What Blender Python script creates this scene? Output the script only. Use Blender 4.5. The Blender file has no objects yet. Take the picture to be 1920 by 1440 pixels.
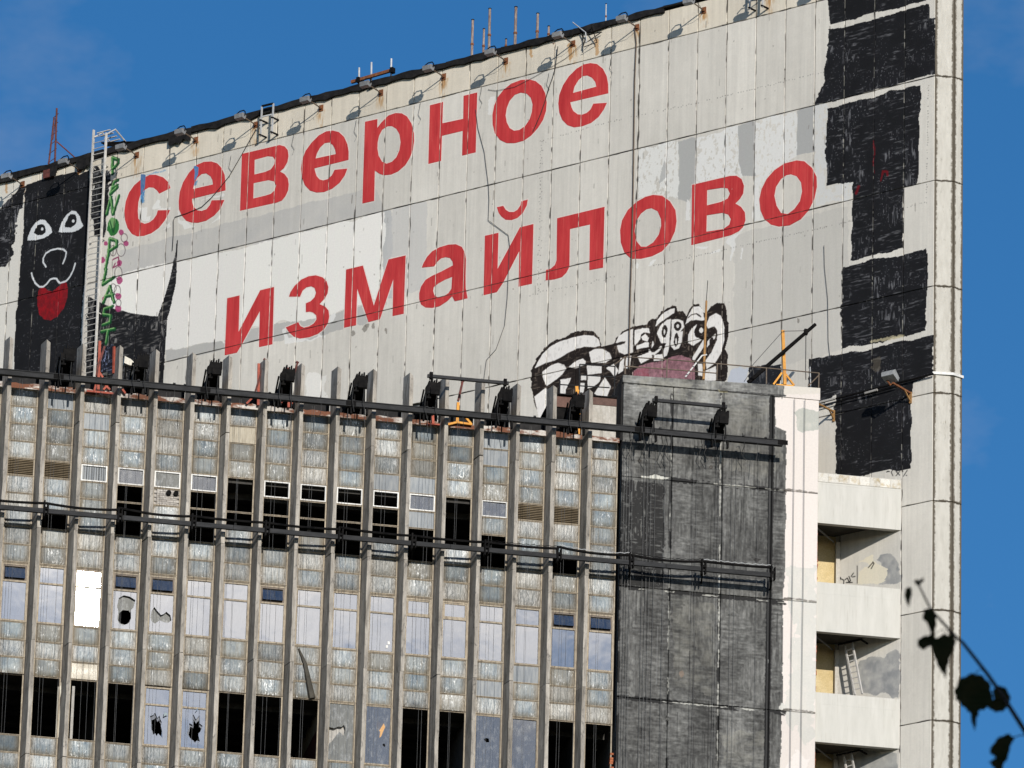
import bpy, bmesh, math, random
import numpy as np
from mathutils import Vector, Matrix
from math import sin, cos, radians, pi

random.seed(7)
RNG = np.random.default_rng(11)
scn = bpy.context.scene
COL = scn.collection

# ------------------------------------------------------------------ camera, sky, sun, exposure
FPX, PITCH, ROLL, TS, TG = 14155.6476, 0.37524579, 0.02745970, 0.61092778, 0.17420134
CAM = np.array([0.0, 0.0, 1.6])
KX, KY = 12.9611708, 233.1687808            # the inner corner where sign wall and office front meet
cr, sr = cos(ROLL), sin(ROLL)
FW = np.array([0, cos(PITCH), sin(PITCH)])
R0 = np.array([1.0, 0, 0]); U0 = np.array([0, -sin(PITCH), cos(PITCH)])
RT = cr * R0 + sr * U0
UP = -sr * R0 + cr * U0

cam_data = bpy.data.cameras.new('camera')
cam = bpy.data.objects.new('camera', cam_data); COL.objects.link(cam)
cam_data.sensor_fit = 'HORIZONTAL'; cam_data.sensor_width = 36.0
cam_data.lens = FPX / 1920 * 36.0
cam_data.clip_start = 0.5; cam_data.clip_end = 6000
M = Matrix.Identity(4)
for i in range(3):
    M[i][0], M[i][1], M[i][2], M[i][3] = RT[i], UP[i], -FW[i], CAM[i]
cam.matrix_world = M
cam_data.dof.use_dof = True; cam_data.dof.focus_distance = 262.0
cam_data.dof.aperture_fstop = 48.0
scn.camera = cam

SUN = Vector((0.256, -0.902, 0.349)).normalized()
SUN_EL = math.asin(SUN.z)
SUN_AZ = math.atan2(SUN.x, SUN.y)
world = bpy.data.worlds.new('World'); scn.world = world; world.use_nodes = True
wt = world.node_tree; wt.nodes.clear()
def wn(t, **k):
    n = wt.nodes.new(t)
    for a, b in k.items(): setattr(n, a, b)
    return n
wo = wn('ShaderNodeOutputWorld'); bg = wn('ShaderNodeBackground')
sky = wn('ShaderNodeTexSky', sky_type='NISHITA', sun_disc=False, sun_elevation=SUN_EL, sun_rotation=SUN_AZ,
         altitude=150, air_density=1.0, dust_density=0.3, ozone_density=4.9)
tc = wn('ShaderNodeTexCoord')
mp = wn('ShaderNodeMapping'); mp.inputs['Scale'].default_value = (1, 1, 2.0); mp.inputs['Location'].default_value = (6.22, 1.61, 3.57)
nz = wn('ShaderNodeTexNoise'); nz.inputs['Scale'].default_value = 6.5; nz.inputs['Detail'].default_value = 9; nz.inputs['Roughness'].default_value = 0.55
mp2 = wn('ShaderNodeMapping'); mp2.inputs['Scale'].default_value = (1, 1, 1.7); mp2.inputs['Location'].default_value = (5.1, 2.7, 1.35)
nz2 = wn('ShaderNodeTexNoise'); nz2.inputs['Scale'].default_value = 15; nz2.inputs['Detail'].default_value = 6; nz2.inputs['Roughness'].default_value = 0.6
rp = wn('ShaderNodeValToRGB'); rp.color_ramp.elements[0].position = 0.55; rp.color_ramp.elements[1].position = 0.66
rp2 = wn('ShaderNodeValToRGB'); rp2.color_ramp.elements[0].position = 0.50; rp2.color_ramp.elements[1].position = 0.78
mmul = wn('ShaderNodeMath', operation='MULTIPLY'); mmul.inputs[1].default_value = 0.26
mmax = wn('ShaderNodeMath', operation='MAXIMUM')
bw = wn('ShaderNodeRGBToBW')
cl = wn('ShaderNodeMixRGB', blend_type='MULTIPLY'); cl.inputs[0].default_value = 1; cl.inputs[2].default_value = (2.9, 2.8, 2.75, 1)
mx = wn('ShaderNodeMixRGB')
L = wt.links.new
L(tc.outputs['Generated'], mp.inputs[0]); L(mp.outputs[0], nz.inputs['Vector'])
L(tc.outputs['Generated'], mp2.inputs[0]); L(mp2.outputs[0], nz2.inputs['Vector'])
L(nz.outputs['Fac'], rp.inputs[0]); L(nz2.outputs['Fac'], rp2.inputs[0])
L(rp2.outputs[0], mmul.inputs[0]); L(rp.outputs[0], mmax.inputs[0]); L(mmul.outputs[0], mmax.inputs[1])
L(sky.outputs[0], bw.inputs[0]); L(bw.outputs[0], cl.inputs[1])
hs = wn('ShaderNodeHueSaturation'); hs.inputs['Saturation'].default_value = 1.2; hs.inputs['Value'].default_value = 1.0
L(sky.outputs[0], hs.inputs['Color'])
L(mmax.outputs[0], mx.inputs[0]); L(hs.outputs[0], mx.inputs[1]); L(cl.outputs[0], mx.inputs[2])
L(mx.outputs[0], bg.inputs[0]); bg.inputs[1].default_value = 0.092
L(bg.outputs[0], wo.inputs[0])

sd = bpy.data.lights.new('sun', 'SUN'); so = bpy.data.objects.new('sun', sd); COL.objects.link(so)
sd.energy = 3.9; sd.angle = radians(0.53); sd.color = (1.0, 0.945, 0.86)
so.rotation_euler = SUN.to_track_quat('Z', 'Y').to_euler(); so.location = (40, -60, 120)

scn.render.engine = 'CYCLES'
scn.view_settings.view_transform = 'Standard'
scn.view_settings.look = 'None'
scn.view_settings.exposure = 0.13; scn.view_settings.gamma = 1.0
scn.view_settings.use_curve_mapping = False
scn.cycles.use_denoising = True
scn.cycles.max_bounces = 6; scn.cycles.diffuse_bounces = 2; scn.cycles.transparent_max_bounces = 12
scn.cycles.caustics_reflective = False; scn.cycles.caustics_refractive = False
scn.cycles.sample_clamp_indirect = 6

# ------------------------------------------------------------------ measured frames
# G: along the office front (x right, y inward, z up); S: along the sign wall.
GX = np.array([cos(TG), sin(TG), 0]); GY = np.array([-sin(TG), cos(TG), 0])
SX = np.array([cos(TS), -sin(TS), 0]); SY = np.array([sin(TS), cos(TS), 0])
K = np.array([KX, KY, 0])

def ray(px, py):
    return RT * (px - 960) - UP * (py - 720) + FW * FPX
def _on(px, py, y, X, Y):
    d = ray(px, py); t = ((K + Y * y - CAM) @ Y) / (d @ Y); q = CAM + d * t
    return float((q - K) @ X), float(q[2])
def gp(px, py, y=0.0): return _on(px, py, y, GX, GY)
def sp(px, py, y=0.0): return _on(px, py, y, SX, SY)
def g3(px, py, y=0.0): x, z = gp(px, py, y); return (x, y, z)
def s3(px, py, y=0.0): x, z = sp(px, py, y); return (x, y, z)

# ------------------------------------------------------------------ mesh helper
class MB:
    def __init__(s): s.v = []; s.f = []; s.m = []
    def add(s, vs, fs, m=0):
        b = len(s.v); s.v += [tuple(map(float, p)) for p in vs]
        s.f += [tuple(b + i for i in f) for f in fs]; s.m += [m] * len(fs)
    def box(s, x0, x1, y0, y1, z0, z1, m=0):
        s.add([(x0, y0, z0), (x1, y0, z0), (x1, y1, z0), (x0, y1, z0), (x0, y0, z1), (x1, y0, z1), (x1, y1, z1), (x0, y1, z1)],
              [(0, 3, 2, 1), (4, 5, 6, 7), (0, 1, 5, 4), (1, 2, 6, 5), (2, 3, 7, 6), (3, 0, 4, 7)], m)
    def tube(s, p, q, r, n=6, m=0, r2=None):
        p, q = Vector(p), Vector(q); d = (q - p)
        if d.length < 1e-6: return
        d.normalize(); a = d.orthogonal().normalized(); b = d.cross(a); r2 = r if r2 is None else r2
        vs = [p + (a * cos(2 * pi * i / n) + b * sin(2 * pi * i / n)) * r for i in range(n)]
        vs += [q + (a * cos(2 * pi * i / n) + b * sin(2 * pi * i / n)) * r2 for i in range(n)]
        fs = [(i, (i + 1) % n, n + (i + 1) % n, n + i) for i in range(n)] + [tuple(range(n))[::-1], tuple(range(n, 2 * n))]
        s.add(vs, fs, m)
    def path(s, pts, r, n=5, m=0):
        pts = [Vector(p) for p in pts]; rings = []
        up = Vector((0.31, 0.17, 0.93))
        for i, p in enumerate(pts):
            d = (pts[min(i + 1, len(pts) - 1)] - pts[max(i - 1, 0)]).normalized()
            a = d.cross(up); a = a.normalized() if a.length > 1e-4 else d.orthogonal().normalized()
            b = d.cross(a); rr = r[i] if isinstance(r, (list, tuple)) else r
            rings.append([p + (a * cos(2 * pi * k / n) + b * sin(2 * pi * k / n)) * rr for k in range(n)])
        vs = [v for rg in rings for v in rg]; fs = []
        for i in range(len(pts) - 1):
            for k in range(n):
                fs.append((i * n + k, i * n + (k + 1) % n, (i + 1) * n + (k + 1) % n, (i + 1) * n + k))
        fs += [tuple(range(n))[::-1], tuple(range(len(vs) - n, len(vs)))]
        s.add(vs, fs, m)
    def bar(s, p, q, w, h, m=0, up=(0, 0, 1)):
        p, q = Vector(p), Vector(q); d = (q - p).normalized(); u = Vector(up)
        a = d.cross(u)
        if a.length < 1e-4: a = d.cross(Vector((0, 1, 0)))
        a.normalize(); b = a.cross(d)
        o = [(-w / 2, -h / 2), (w / 2, -h / 2), (w / 2, h / 2), (-w / 2, h / 2)]
        vs = [p + a * i + b * j for i, j in o] + [q + a * i + b * j for i, j in o]
        s.add(vs, [(3, 2, 1, 0), (4, 5, 6, 7), (0, 1, 5, 4), (1, 2, 6, 5), (2, 3, 7, 6), (3, 0, 4, 7)], m)
    def prism(s, poly, lo, hi, axis='z', m=0):
        # poly of 2-D points, extruded along axis
        def pt(a, b, c): return (a, b, c) if axis == 'z' else ((a, c, b) if axis == 'y' else (c, a, b))
        n = len(poly); vs = [pt(a, b, lo) for a, b in poly] + [pt(a, b, hi) for a, b in poly]
        s.add(vs, [tuple(range(n))[::-1], tuple(range(n, 2 * n))] + [(i, (i + 1) % n, n + (i + 1) % n, n + i) for i in range(n)], m)
    def mesh(s, name, mats):
        me = bpy.data.meshes.new(name); me.from_pydata(s.v, [], s.f)
        for m in (mats if isinstance(mats, (list, tuple)) else [mats]): me.materials.append(m)
        me.polygons.foreach_set('material_index', s.m)
        bm = bmesh.new(); bm.from_mesh(me); bmesh.ops.recalc_face_normals(bm, faces=bm.faces); bm.to_mesh(me); bm.free()
        me.update(); return me
    def build(s, name, mats, parent=None, loc=(0, 0, 0), rot=(0, 0, 0)):
        return put(name, s.mesh(name, mats), parent, loc, rot)

def put(name, me, parent=None, loc=(0, 0, 0), rot=(0, 0, 0)):
    o = bpy.data.objects.new(name, me); COL.objects.link(o)
    o.location = loc; o.rotation_euler = rot; o.parent = parent
    return o
def frame(o, which, x=0, y=0, z=0):
    X, Y, a = (GX, GY, TG) if which == 'G' else (SX, SY, -TS)
    p = K + X * x + Y * y; o.location = (p[0], p[1], z); o.rotation_euler = (0, 0, a)
def thing(name, label, cat, which='G', at=(0, 0, 0), group=None):
    o = bpy.data.objects.new(name, None); COL.objects.link(o); o.empty_display_size = 0.3
    frame(o, which, *at); o['label'] = label; o['category'] = cat
    if group: o['group'] = group
    return o
def dup(root, which, at, label):
    r = root.copy(); COL.objects.link(r); frame(r, which, *at); r['label'] = label
    for ch in root.children:
        c = ch.copy(); COL.objects.link(c); c.parent = r
        for gch in ch.children:
            d = gch.copy(); COL.objects.link(d); d.parent = c
    return r

# ------------------------------------------------------------------ materials
def new_mat(name):
    m = bpy.data.materials.new(name); m.use_nodes = True
    t = m.node_tree; t.nodes.clear()
    out = t.nodes.new('ShaderNodeOutputMaterial')
    return m, t, out
class NT:
    def __init__(s, t): s.t = t
    def n(s, ty, **k):
        nd = s.t.nodes.new(ty)
        for a, b in k.items():
            if hasattr(nd, a) and a not in ('inputs',): setattr(nd, a, b)
        return nd
    def l(s, a, b): s.t.links.new(a, b)
    def coord(s, scale=(1, 1, 1), rnd=True, obj=None):
        tc = s.n('ShaderNodeTexCoord'); v = tc.outputs['Object']
        if obj is not None: tc.object = obj
        if rnd:
            oi = s.n('ShaderNodeObjectInfo'); mu = s.n('ShaderNodeMath', operation='MULTIPLY'); mu.inputs[1].default_value = 83.0
            s.l(oi.outputs['Random'], mu.inputs[0]); ad = s.n('ShaderNodeVectorMath', operation='ADD')
            s.l(v, ad.inputs[0]); s.l(mu.outputs[0], ad.inputs[1]); v = ad.outputs[0]
        mp = s.n('ShaderNodeMapping'); mp.inputs['Scale'].default_value = scale; s.l(v, mp.inputs[0])
        return mp.outputs[0]
    def noise(s, vec, scale, detail=5, rough=0.6, dist=0.0):
        nd = s.n('ShaderNodeTexNoise'); nd.inputs['Scale'].default_value = scale; nd.inputs['Detail'].default_value = detail
        nd.inputs['Roughness'].default_value = rough; nd.inputs['Distortion'].default_value = dist
        s.l(vec, nd.inputs['Vector']); return nd.outputs['Fac']
    def ramp(s, fac, p0, p1, c0=(0, 0, 0, 1), c1=(1, 1, 1, 1)):
        r = s.n('ShaderNodeValToRGB'); e = r.color_ramp.elements
        e[0].position = p0; e[1].position = p1; e[0].color = c0; e[1].color = c1
        s.l(fac, r.inputs[0]); return r.outputs[0]
    def mix(s, fac, a, b, blend='MIX'):
        m = s.n('ShaderNodeMixRGB', blend_type=blend)
        for i, x in ((0, fac), (1, a), (2, b)):
            if isinstance(x, (int, float)): m.inputs[i].default_value = x
            elif isinstance(x, tuple): m.inputs[i].default_value = x if len(x) == 4 else (*x, 1)
            else: s.l(x, m.inputs[i])
        return m.outputs[0]
    def math(s, op, a, b=0.0):
        m = s.n('ShaderNodeMath', operation=op)
        for i, x in ((0, a), (1, b)):
            if isinstance(x, (int, float)): m.inputs[i].default_value = x
            else: s.l(x, m.inputs[i])
        return m.outputs[0]
    def rand(s, lo, hi):
        oi = s.n('ShaderNodeObjectInfo'); mr = s.n('ShaderNodeMapRange')
        mr.inputs['To Min'].default_value = lo; mr.inputs['To Max'].default_value = hi
        s.l(oi.outputs['Random'], mr.inputs['Value']); return mr.outputs[0]
    def bump(s, h, strength=0.3, dist=0.01):
        b = s.n('ShaderNodeBump'); b.inputs['Strength'].default_value = strength; b.inputs['Distance'].default_value = dist
        s.l(h, b.inputs['Height']); return b.outputs[0]
    def bsdf(s, out, col, rough=0.8, metal=0.0, normal=None, spec=0.5, ior=1.45):
        p = s.n('ShaderNodeBsdfPrincipled')
        if isinstance(col, tuple): p.inputs['Base Color'].default_value = col if len(col) == 4 else (*col, 1)
        else: s.l(col, p.inputs['Base Color'])
        if isinstance(rough, (int, float)): p.inputs['Roughness'].default_value = rough
        else: s.l(rough, p.inputs['Roughness'])
        p.inputs['Metallic'].default_value = metal; p.inputs['Specular IOR Level'].default_value = spec; p.inputs['IOR'].default_value = ior
        if normal is not None: s.l(normal, p.inputs['Normal'])
        s.l(p.outputs[0], out.inputs[0]); return p

def simple(name, c1, c2, scale=4, stretch=(1, 1, 1), rough=0.8, metal=0.0, bump=0.2, p0=0.35, p1=0.7, var=0.15, spec=0.4, fine=0.25):
    m, t, out = new_mat(name); k = NT(t)
    v = k.coord(stretch); f = k.noise(v, scale, 6, 0.65)
    c = k.mix(k.ramp(f, p0, p1), c1, c2)
    f2 = k.noise(k.coord((1, 1, 1)), scale * 9, 3, 0.7)
    c = k.mix(1.0, c, k.ramp(f2, 0.25, 0.75, (1 - fine, 1 - fine, 1 - fine, 1), (1 + fine * .3,) * 3 + (1,)), 'MULTIPLY')
    if var: c = k.mix(1.0, c, k.rand(1 - var, 1 + var), 'MULTIPLY')
    k.bsdf(out, c, rough, metal, k.bump(f2, bump, 0.006) if bump else None, spec)
    return m

M_FIN = None
def mat_fin():
    m, t, out = new_mat('fin concrete'); k = NT(t)
    v = k.coord((2.2, 2.2, 0.35)); f = k.noise(v, 2.2, 7, 0.7, 0.4)
    c = k.mix(k.ramp(f, 0.32, 0.68), (0.17, 0.153, 0.132), (0.47, 0.435, 0.385))
    d = k.noise(k.coord((1, 1, 0.5)), 7.0, 5, 0.75, 1.0)
    c = k.mix(k.ramp(d, 0.55, 0.72), c, (0.075, 0.07, 0.068))
    st = k.noise(k.coord((9, 9, 0.25)), 2.4, 5, 0.6)
    c = k.mix(k.ramp(st, 0.56, 0.80, (0, 0, 0, 1), (0.6,) * 3 + (1,)), c, (0.10, 0.09, 0.08))
    c = k.mix(1.0, c, k.rand(0.85, 1.15), 'MULTIPLY')
    k.bsdf(out, c, 0.9, 0, k.bump(d, 0.5, 0.01), 0.2)
    return m
def mat_spandrel():
    m, t, out = new_mat('stained spandrel glass'); k = NT(t)
    tcn = k.n('ShaderNodeTexCoord'); sx = k.n('ShaderNodeSeparateXYZ'); k.l(tcn.outputs['Object'], sx.inputs[0])
    base = k.mix(k.ramp(k.noise(k.coord((1.2, 1, 1)), 2.1, 3), 0.35, 0.65), (0.10, 0.135, 0.165), (0.20, 0.23, 0.24))
    oi = k.n('ShaderNodeObjectInfo')
    r2 = k.math('FRACT', k.math('MULTIPLY', oi.outputs['Random'], 17.3))
    base = k.mix(k.ramp(r2, 0.45, 1.0, (0, 0, 0, 1), (0.6,) * 3 + (1,)), base, (0.21, 0.185, 0.145))
    # vertical brown runs and grime towards the bottom edge and the sides
    run = k.noise(k.coord((16, 16, 0.9)), 1.5, 4, 0.6)
    base = k.mix(k.ramp(run, 0.50, 0.72, (0, 0, 0, 1), (0.55,) * 3 + (1,)), base, (0.15, 0.125, 0.085))
    zz = k.math('ADD', sx.outputs[2], k.math('MULTIPLY', k.noise(k.coord((7, 7, 2)), 2.0, 4), 0.26))
    low = k.ramp(zz, 0.0, 1.0); mr = k.n('ShaderNodeMapRange'); mr.inputs['From Min'].default_value = -0.13; mr.inputs['From Max'].default_value = 0.05
    mr.inputs['To Min'].default_value = 0.9; mr.inputs['To Max'].default_value = 0.0; k.l(zz, mr.inputs['Value'])
    base = k.mix(mr.outputs[0], base, (0.085, 0.075, 0.052))
    ax = k.math('ABSOLUTE', sx.outputs[0]); ax = k.math('ADD', ax, k.math('MULTIPLY', k.noise(k.coord((3, 3, 9)), 2.0, 4), 0.1))
    mr2 = k.n('ShaderNodeMapRange'); mr2.inputs['From Min'].default_value = 0.27; mr2.inputs['From Max'].default_value = 0.45
    mr2.inputs['To Max'].default_value = 0.85; k.l(ax, mr2.inputs['Value'])
    base = k.mix(mr2.outputs[0], base, (0.10, 0.075, 0.042))
    # white vertical streaks
    a = k.noise(k.coord((9, 9, 2.4)), 2.4, 5, 0.70, 1.1)
    b = k.noise(k.coord((1.7, 1, 1.7)), 2.1, 3, 0.6)
    r4 = k.math('FRACT', k.math('MULTIPLY', oi.outputs['Random'], 29.1))
    sm = k.math('MULTIPLY', k.ramp(k.math('ADD', a, k.math('MULTIPLY', k.math('SUBTRACT', r4, .5), .10)), 0.56, 0.645), k.ramp(b, 0.42, 0.62))
    sm = k.math('MULTIPLY', sm, k.math('SUBTRACT', 1.0, k.math('MULTIPLY', mr2.outputs[0], .85)))
    base = k.mix(sm, base, (0.80, 0.81, 0.80))
    base = k.mix(1.0, base, k.rand(0.65, 1.35), 'MULTIPLY')
    rr = k.mix(sm, (0.31,) * 3, (0.6,) * 3)
    cr_n = k.noise(k.coord((9, 9, 2.0)), 1.3, 3, 0.55, 0.8)
    pb = k.bsdf(out, base, rr, 0, k.bump(cr_n, 0.45, 0.03), 0.3, 1.45)
    r3 = k.math('FRACT', k.math('MULTIPLY', oi.outputs['Random'], 41.7)); mr3 = k.n('ShaderNodeMapRange'); mr3.inputs['To Min'].default_value = .03; mr3.inputs['To Max'].default_value = .26; k.l(r3, mr3.inputs['Value']); k.l(mr3.outputs[0], pb.inputs['Specular IOR Level'])
    return m
def mat_plainglass():
    m, t, out = new_mat('plain grey infill'); k = NT(t)
    c = k.mix(k.ramp(k.noise(k.coord((6, 6, 1)), 2.0, 5), 0.3, 0.75), (0.15, 0.175, 0.205), (0.31, 0.325, 0.33))
    c = k.mix(1.0, c, k.rand(0.75, 1.15), 'MULTIPLY')
    k.bsdf(out, c, 0.5, 0, None, 0.3); return m
def mat_pane(name='window glass', tint=0.35, ior=4.0, dusty=0.0, dustcol=(0.34, 0.33, 0.29)):
    m, t, out = new_mat(name); k = NT(t)
    tr = k.n('ShaderNodeBsdfTransparent'); tr.inputs[0].default_value = (tint, tint, tint * 1.03, 1)
    gl = k.n('ShaderNodeBsdfGlossy'); gl.inputs['Roughness'].default_value = 0.015; gl.inputs[0].default_value = (0.97, 0.98, 1, 1)
    nb = k.bump(k.noise(k.coord((1, 1, 1)), 1.6, 2, 0.4), 0.06, 0.012); k.l(nb, gl.inputs['Normal'])
    fr = k.n('ShaderNodeFresnel'); fr.inputs[0].default_value = ior
    mx = k.n('ShaderNodeMixShader'); k.l(fr.outputs[0], mx.inputs[0]); k.l(tr.outputs[0], mx.inputs[1]); k.l(gl.outputs[0], mx.inputs[2])
    # thin film of dust
    df = k.n('ShaderNodeBsdfDiffuse')
    dn = k.noise(k.coord((9, 9, 1.3)), 2.2, 6, 0.7)
    dc = k.mix(k.ramp(k.noise(k.coord((3, 3, 1.5)), 2.4, 6, 0.75), 0.5, 0.75), dustcol, (0.7, 0.71, 0.7)); k.l(dc, df.inputs[0])
    m2 = k.n('ShaderNodeMixShader')
    fac = k.ramp(dn, 0.35, 0.85, (0.03 + dusty * 0.8,) * 3 + (1,), (0.18 + dusty,) * 3 + (1,))
    k.l(fac, m2.inputs[0]); k.l(mx.outputs[0], m2.inputs[1]); k.l(df.outputs[0], m2.inputs[2]); k.l(m2.outputs[0], out.inputs[0])
    return m
def mat_image(name, img, obj, x0, z0, w, h, rough=0.85, per_panel=0.06, spec=0.25):
    m, t, out = new_mat(name); k = NT(t)
    tcn = k.n('ShaderNodeTexCoord'); tcn.object = obj
    sx = k.n('ShaderNodeSeparateXYZ'); k.l(tcn.outputs['Object'], sx.inputs[0])
    cx = k.n('ShaderNodeCombineXYZ')
    k.l(k.math('DIVIDE', k.math('SUBTRACT', sx.outputs[0], x0), w), cx.inputs[0])
    k.l(k.math('DIVIDE', k.math('SUBTRACT', sx.outputs[2], z0), h), cx.inputs[1])
    im = k.n('ShaderNodeTexImage'); im.image = img; im.extension = 'EXTEND'; im.interpolation = 'Linear'; k.l(cx.outputs[0], im.inputs[0])
    c = k.mix(1.0, im.outputs[0], k.rand(1 - per_panel, 1 + per_panel), 'MULTIPLY')
    fn = k.noise(k.coord((1, 1, 1), False), 14, 6, 0.75)
    c = k.mix(1.0, c, k.ramp(fn, 0.2, 0.8, (0.88,) * 3 + (1,), (1.06,) * 3 + (1,)), 'MULTIPLY')
    k.bsdf(out, c, rough, 0, k.bump(fn, 0.35, 0.01), spec)
    return m

M_FIN = mat_fin()
def mat_shine(name, rough, spec):
    m, t, out = new_mat(name); k = NT(t)
    n = k.noise(k.coord((14, 14, 1.2)), 1.6, 5, .65)
    c = k.mix(k.ramp(n, .4, .7), (.36, .32, .24), (.22, .18, .12))  # warm, lighter base colour stands in for the sun's golden glow on the panel
    k.bsdf(out, c, rough, 0, k.bump(n, .30, .02), spec, 1.45); return m
M_SHINE = mat_shine('sun glow glossy infill', .40, .22); M_SHINE2 = mat_shine('sun glint glossy infill', .24, .2)
M_SPAN = mat_spandrel(); M_PLAIN = mat_plainglass()
M_PANE = mat_pane(); M_DUSTY = mat_pane('dusty window glass', 0.25, 1.9, 0.5, (0.30, 0.30, 0.27))
M_BLUEPANE = mat_pane('dusty bluish glass', 0.3, 2.2, 0.26, (0.22, 0.24, 0.28))
M_TAN = simple('weathered tan frame', (0.17, 0.125, 0.075), (0.40, 0.335, 0.235), 5, (3, 3, 1), 0.55, 0, 0.1, spec=0.5)
M_WHITEFRAME = simple('white window frame', (0.62, 0.61, 0.58), (0.80, 0.80, 0.78), 5, rough=0.5, bump=0.05)
M_BROWNFRAME = simple('brown window frame', (0.10, 0.075, 0.055), (0.19, 0.14, 0.10), 6, rough=0.55)
M_BLACK = simple('black painted steel', (0.004, 0.004, 0.0045), (0.014, 0.013, 0.0125), 5, (1, 1, 1), 0.7, 0, 0.2, spec=0.05)
M_STEEL = simple('dark weathered steel beam', (0.012, 0.013, 0.015), (0.036, 0.037, 0.04), 4, (0.6, 3, 3), 0.6, 0.0, 0.15, spec=0.15)
M_RUST = simple('rusty steel', (0.13, 0.045, 0.02), (0.30, 0.12, 0.05), 9, rough=0.9)
M_RUSTPIPE = simple('rust streaked pipe', (0.17, 0.10, 0.075), (0.42, 0.36, 0.32), 6, (2, 2, 0.6), rough=0.8)
M_GALV = simple('galvanised pipe', (0.42, 0.43, 0.44), (0.62, 0.63, 0.64), 6, rough=0.5)
M_LADDER = simple('pale painted ladder steel', (0.46, 0.44, 0.41), (0.66, 0.64, 0.61), 6, rough=0.6)
M_RED = simple('faded red steel', (0.33, 0.06, 0.035), (0.52, 0.13, 0.08), 6, rough=0.7)
M_DARKRED = simple('dark red mast steel', (0.07, 0.025, 0.022), (0.19, 0.055, 0.042), 8, rough=0.8)
M_YELLOW = simple('orange yellow steel', (0.62, 0.25, 0.02), (0.80, 0.38, 0.04), 6, rough=0.6)
M_BROWNPIPE = simple('brown orange mast', (0.27, 0.14, 0.05), (0.42, 0.24, 0.09), 6, rough=0.7)
M_COPING = simple('rust stained white flashing', (0.15, 0.05, 0.02), (0.55, 0.52, 0.48), 1.3, (1.0, 1, 3), 0.7, p0=0.50, p1=0.60)
M_TAR = simple('black roofing felt', (0.007, 0.007, 0.008), (0.026, 0.024, 0.023), 4, rough=0.85, spec=.15)
M_DARKBOX = simple('dark roof parapet panel', (0.010, 0.010, 0.011), (0.028, 0.027, 0.027), 3, rough=0.7, spec=.15)
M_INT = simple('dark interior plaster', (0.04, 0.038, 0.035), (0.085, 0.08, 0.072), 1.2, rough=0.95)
M_INTRED = simple('dark red interior wall', (0.09, 0.022, 0.018), (0.13, 0.035, 0.03), 2, rough=0.9)
M_INTCREAM = simple('cream interior plaster', (0.34, 0.29, 0.21), (0.44, 0.39, 0.30), 2, rough=0.9)
M_INTGREY = simple('grey interior plaster', (0.17, 0.17, 0.175), (0.23, 0.23, 0.23), 2, rough=0.9)
M_CURTAIN = simple('cream curtain', (0.60, 0.56, 0.47), (0.74, 0.70, 0.61), 2, (5, 1, 0.5), 0.95)
M_CURTAING = simple('grey curtain', (0.36, 0.345, 0.32), (0.47, 0.45, 0.42), 2, (2, 1, 1), 0.95)
M_CONC = simple('pale stained concrete', (0.40, 0.37, 0.32), (0.60, 0.575, 0.53), 1.6, (4, 4, 0.6), 0.9)
M_GREYC = simple('grey bare concrete', (0.20, 0.20, 0.195), (0.30, 0.30, 0.29), 1.6, rough=0.9)
M_LOUVRE = simple('brown louvre', (0.16, 0.125, 0.08), (0.26, 0.205, 0.135), 3, (1, 1, 1), 0.6)
M_BRICK = simple('orange broken brick', (0.30, 0.09, 0.04), (0.50, 0.17, 0.08), 14, rough=0.95)
M_WBRICK = simple('whitewashed brick', (0.30, 0.27, 0.24), (0.56, 0.53, 0.49), 8, rough=0.95)
M_YPLASTER = simple('yellow plaster', (0.62, 0.48, 0.24), (0.75, 0.61, 0.36), 2.2, rough=0.9)
def mat_balc():
    m, t, out = new_mat('white painted concrete'); k = NT(t)
    c = k.mix(k.ramp(k.noise(k.coord((2.5, 1, .4), False), 1.6, 6, .65), .3, .75), (.50, .49, .45), (.60, .585, .545))
    st = k.noise(k.coord((8, 8, .45), False), 1.7, 5, .65); mk = k.noise(k.coord((1, 1, 1), False), .9, 3)
    c = k.mix(k.math('MULTIPLY', k.ramp(st, .54, .74), k.ramp(mk, .42, .62, (0, 0, 0, 1), (.75,) * 3 + (1,))), c, (.33, .30, .25))
    sp_ = k.noise(k.coord((1.3, 1.3, .8), False), 3.4, 7, .8)
    c = k.mix(k.ramp(sp_, .67, .72, (0, 0, 0, 1), (.8,) * 3 + (1,)), c, (.27, .235, .19))
    k.bsdf(out, c, .88, 0, k.bump(sp_, .3, .01), .2); return m
M_BALC = mat_balc()
M_LAMP = simple('grey lamp housing', (0.19, 0.195, 0.20), (0.30, 0.305, 0.31), 7, rough=0.5)
M_LAMPGL = simple('lamp glass', (0.22, 0.225, 0.23), (0.36, 0.365, 0.37), 7, rough=0.4)
M_CABLE = simple('black cable', (0.012, 0.012, 0.012), (0.03, 0.03, 0.03), 9, rough=0.6, bump=0)
M_ROPE = simple('steel rope', (0.05, 0.05, 0.05), (0.11, 0.11, 0.11), 9, rough=0.5, bump=0)
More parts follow.
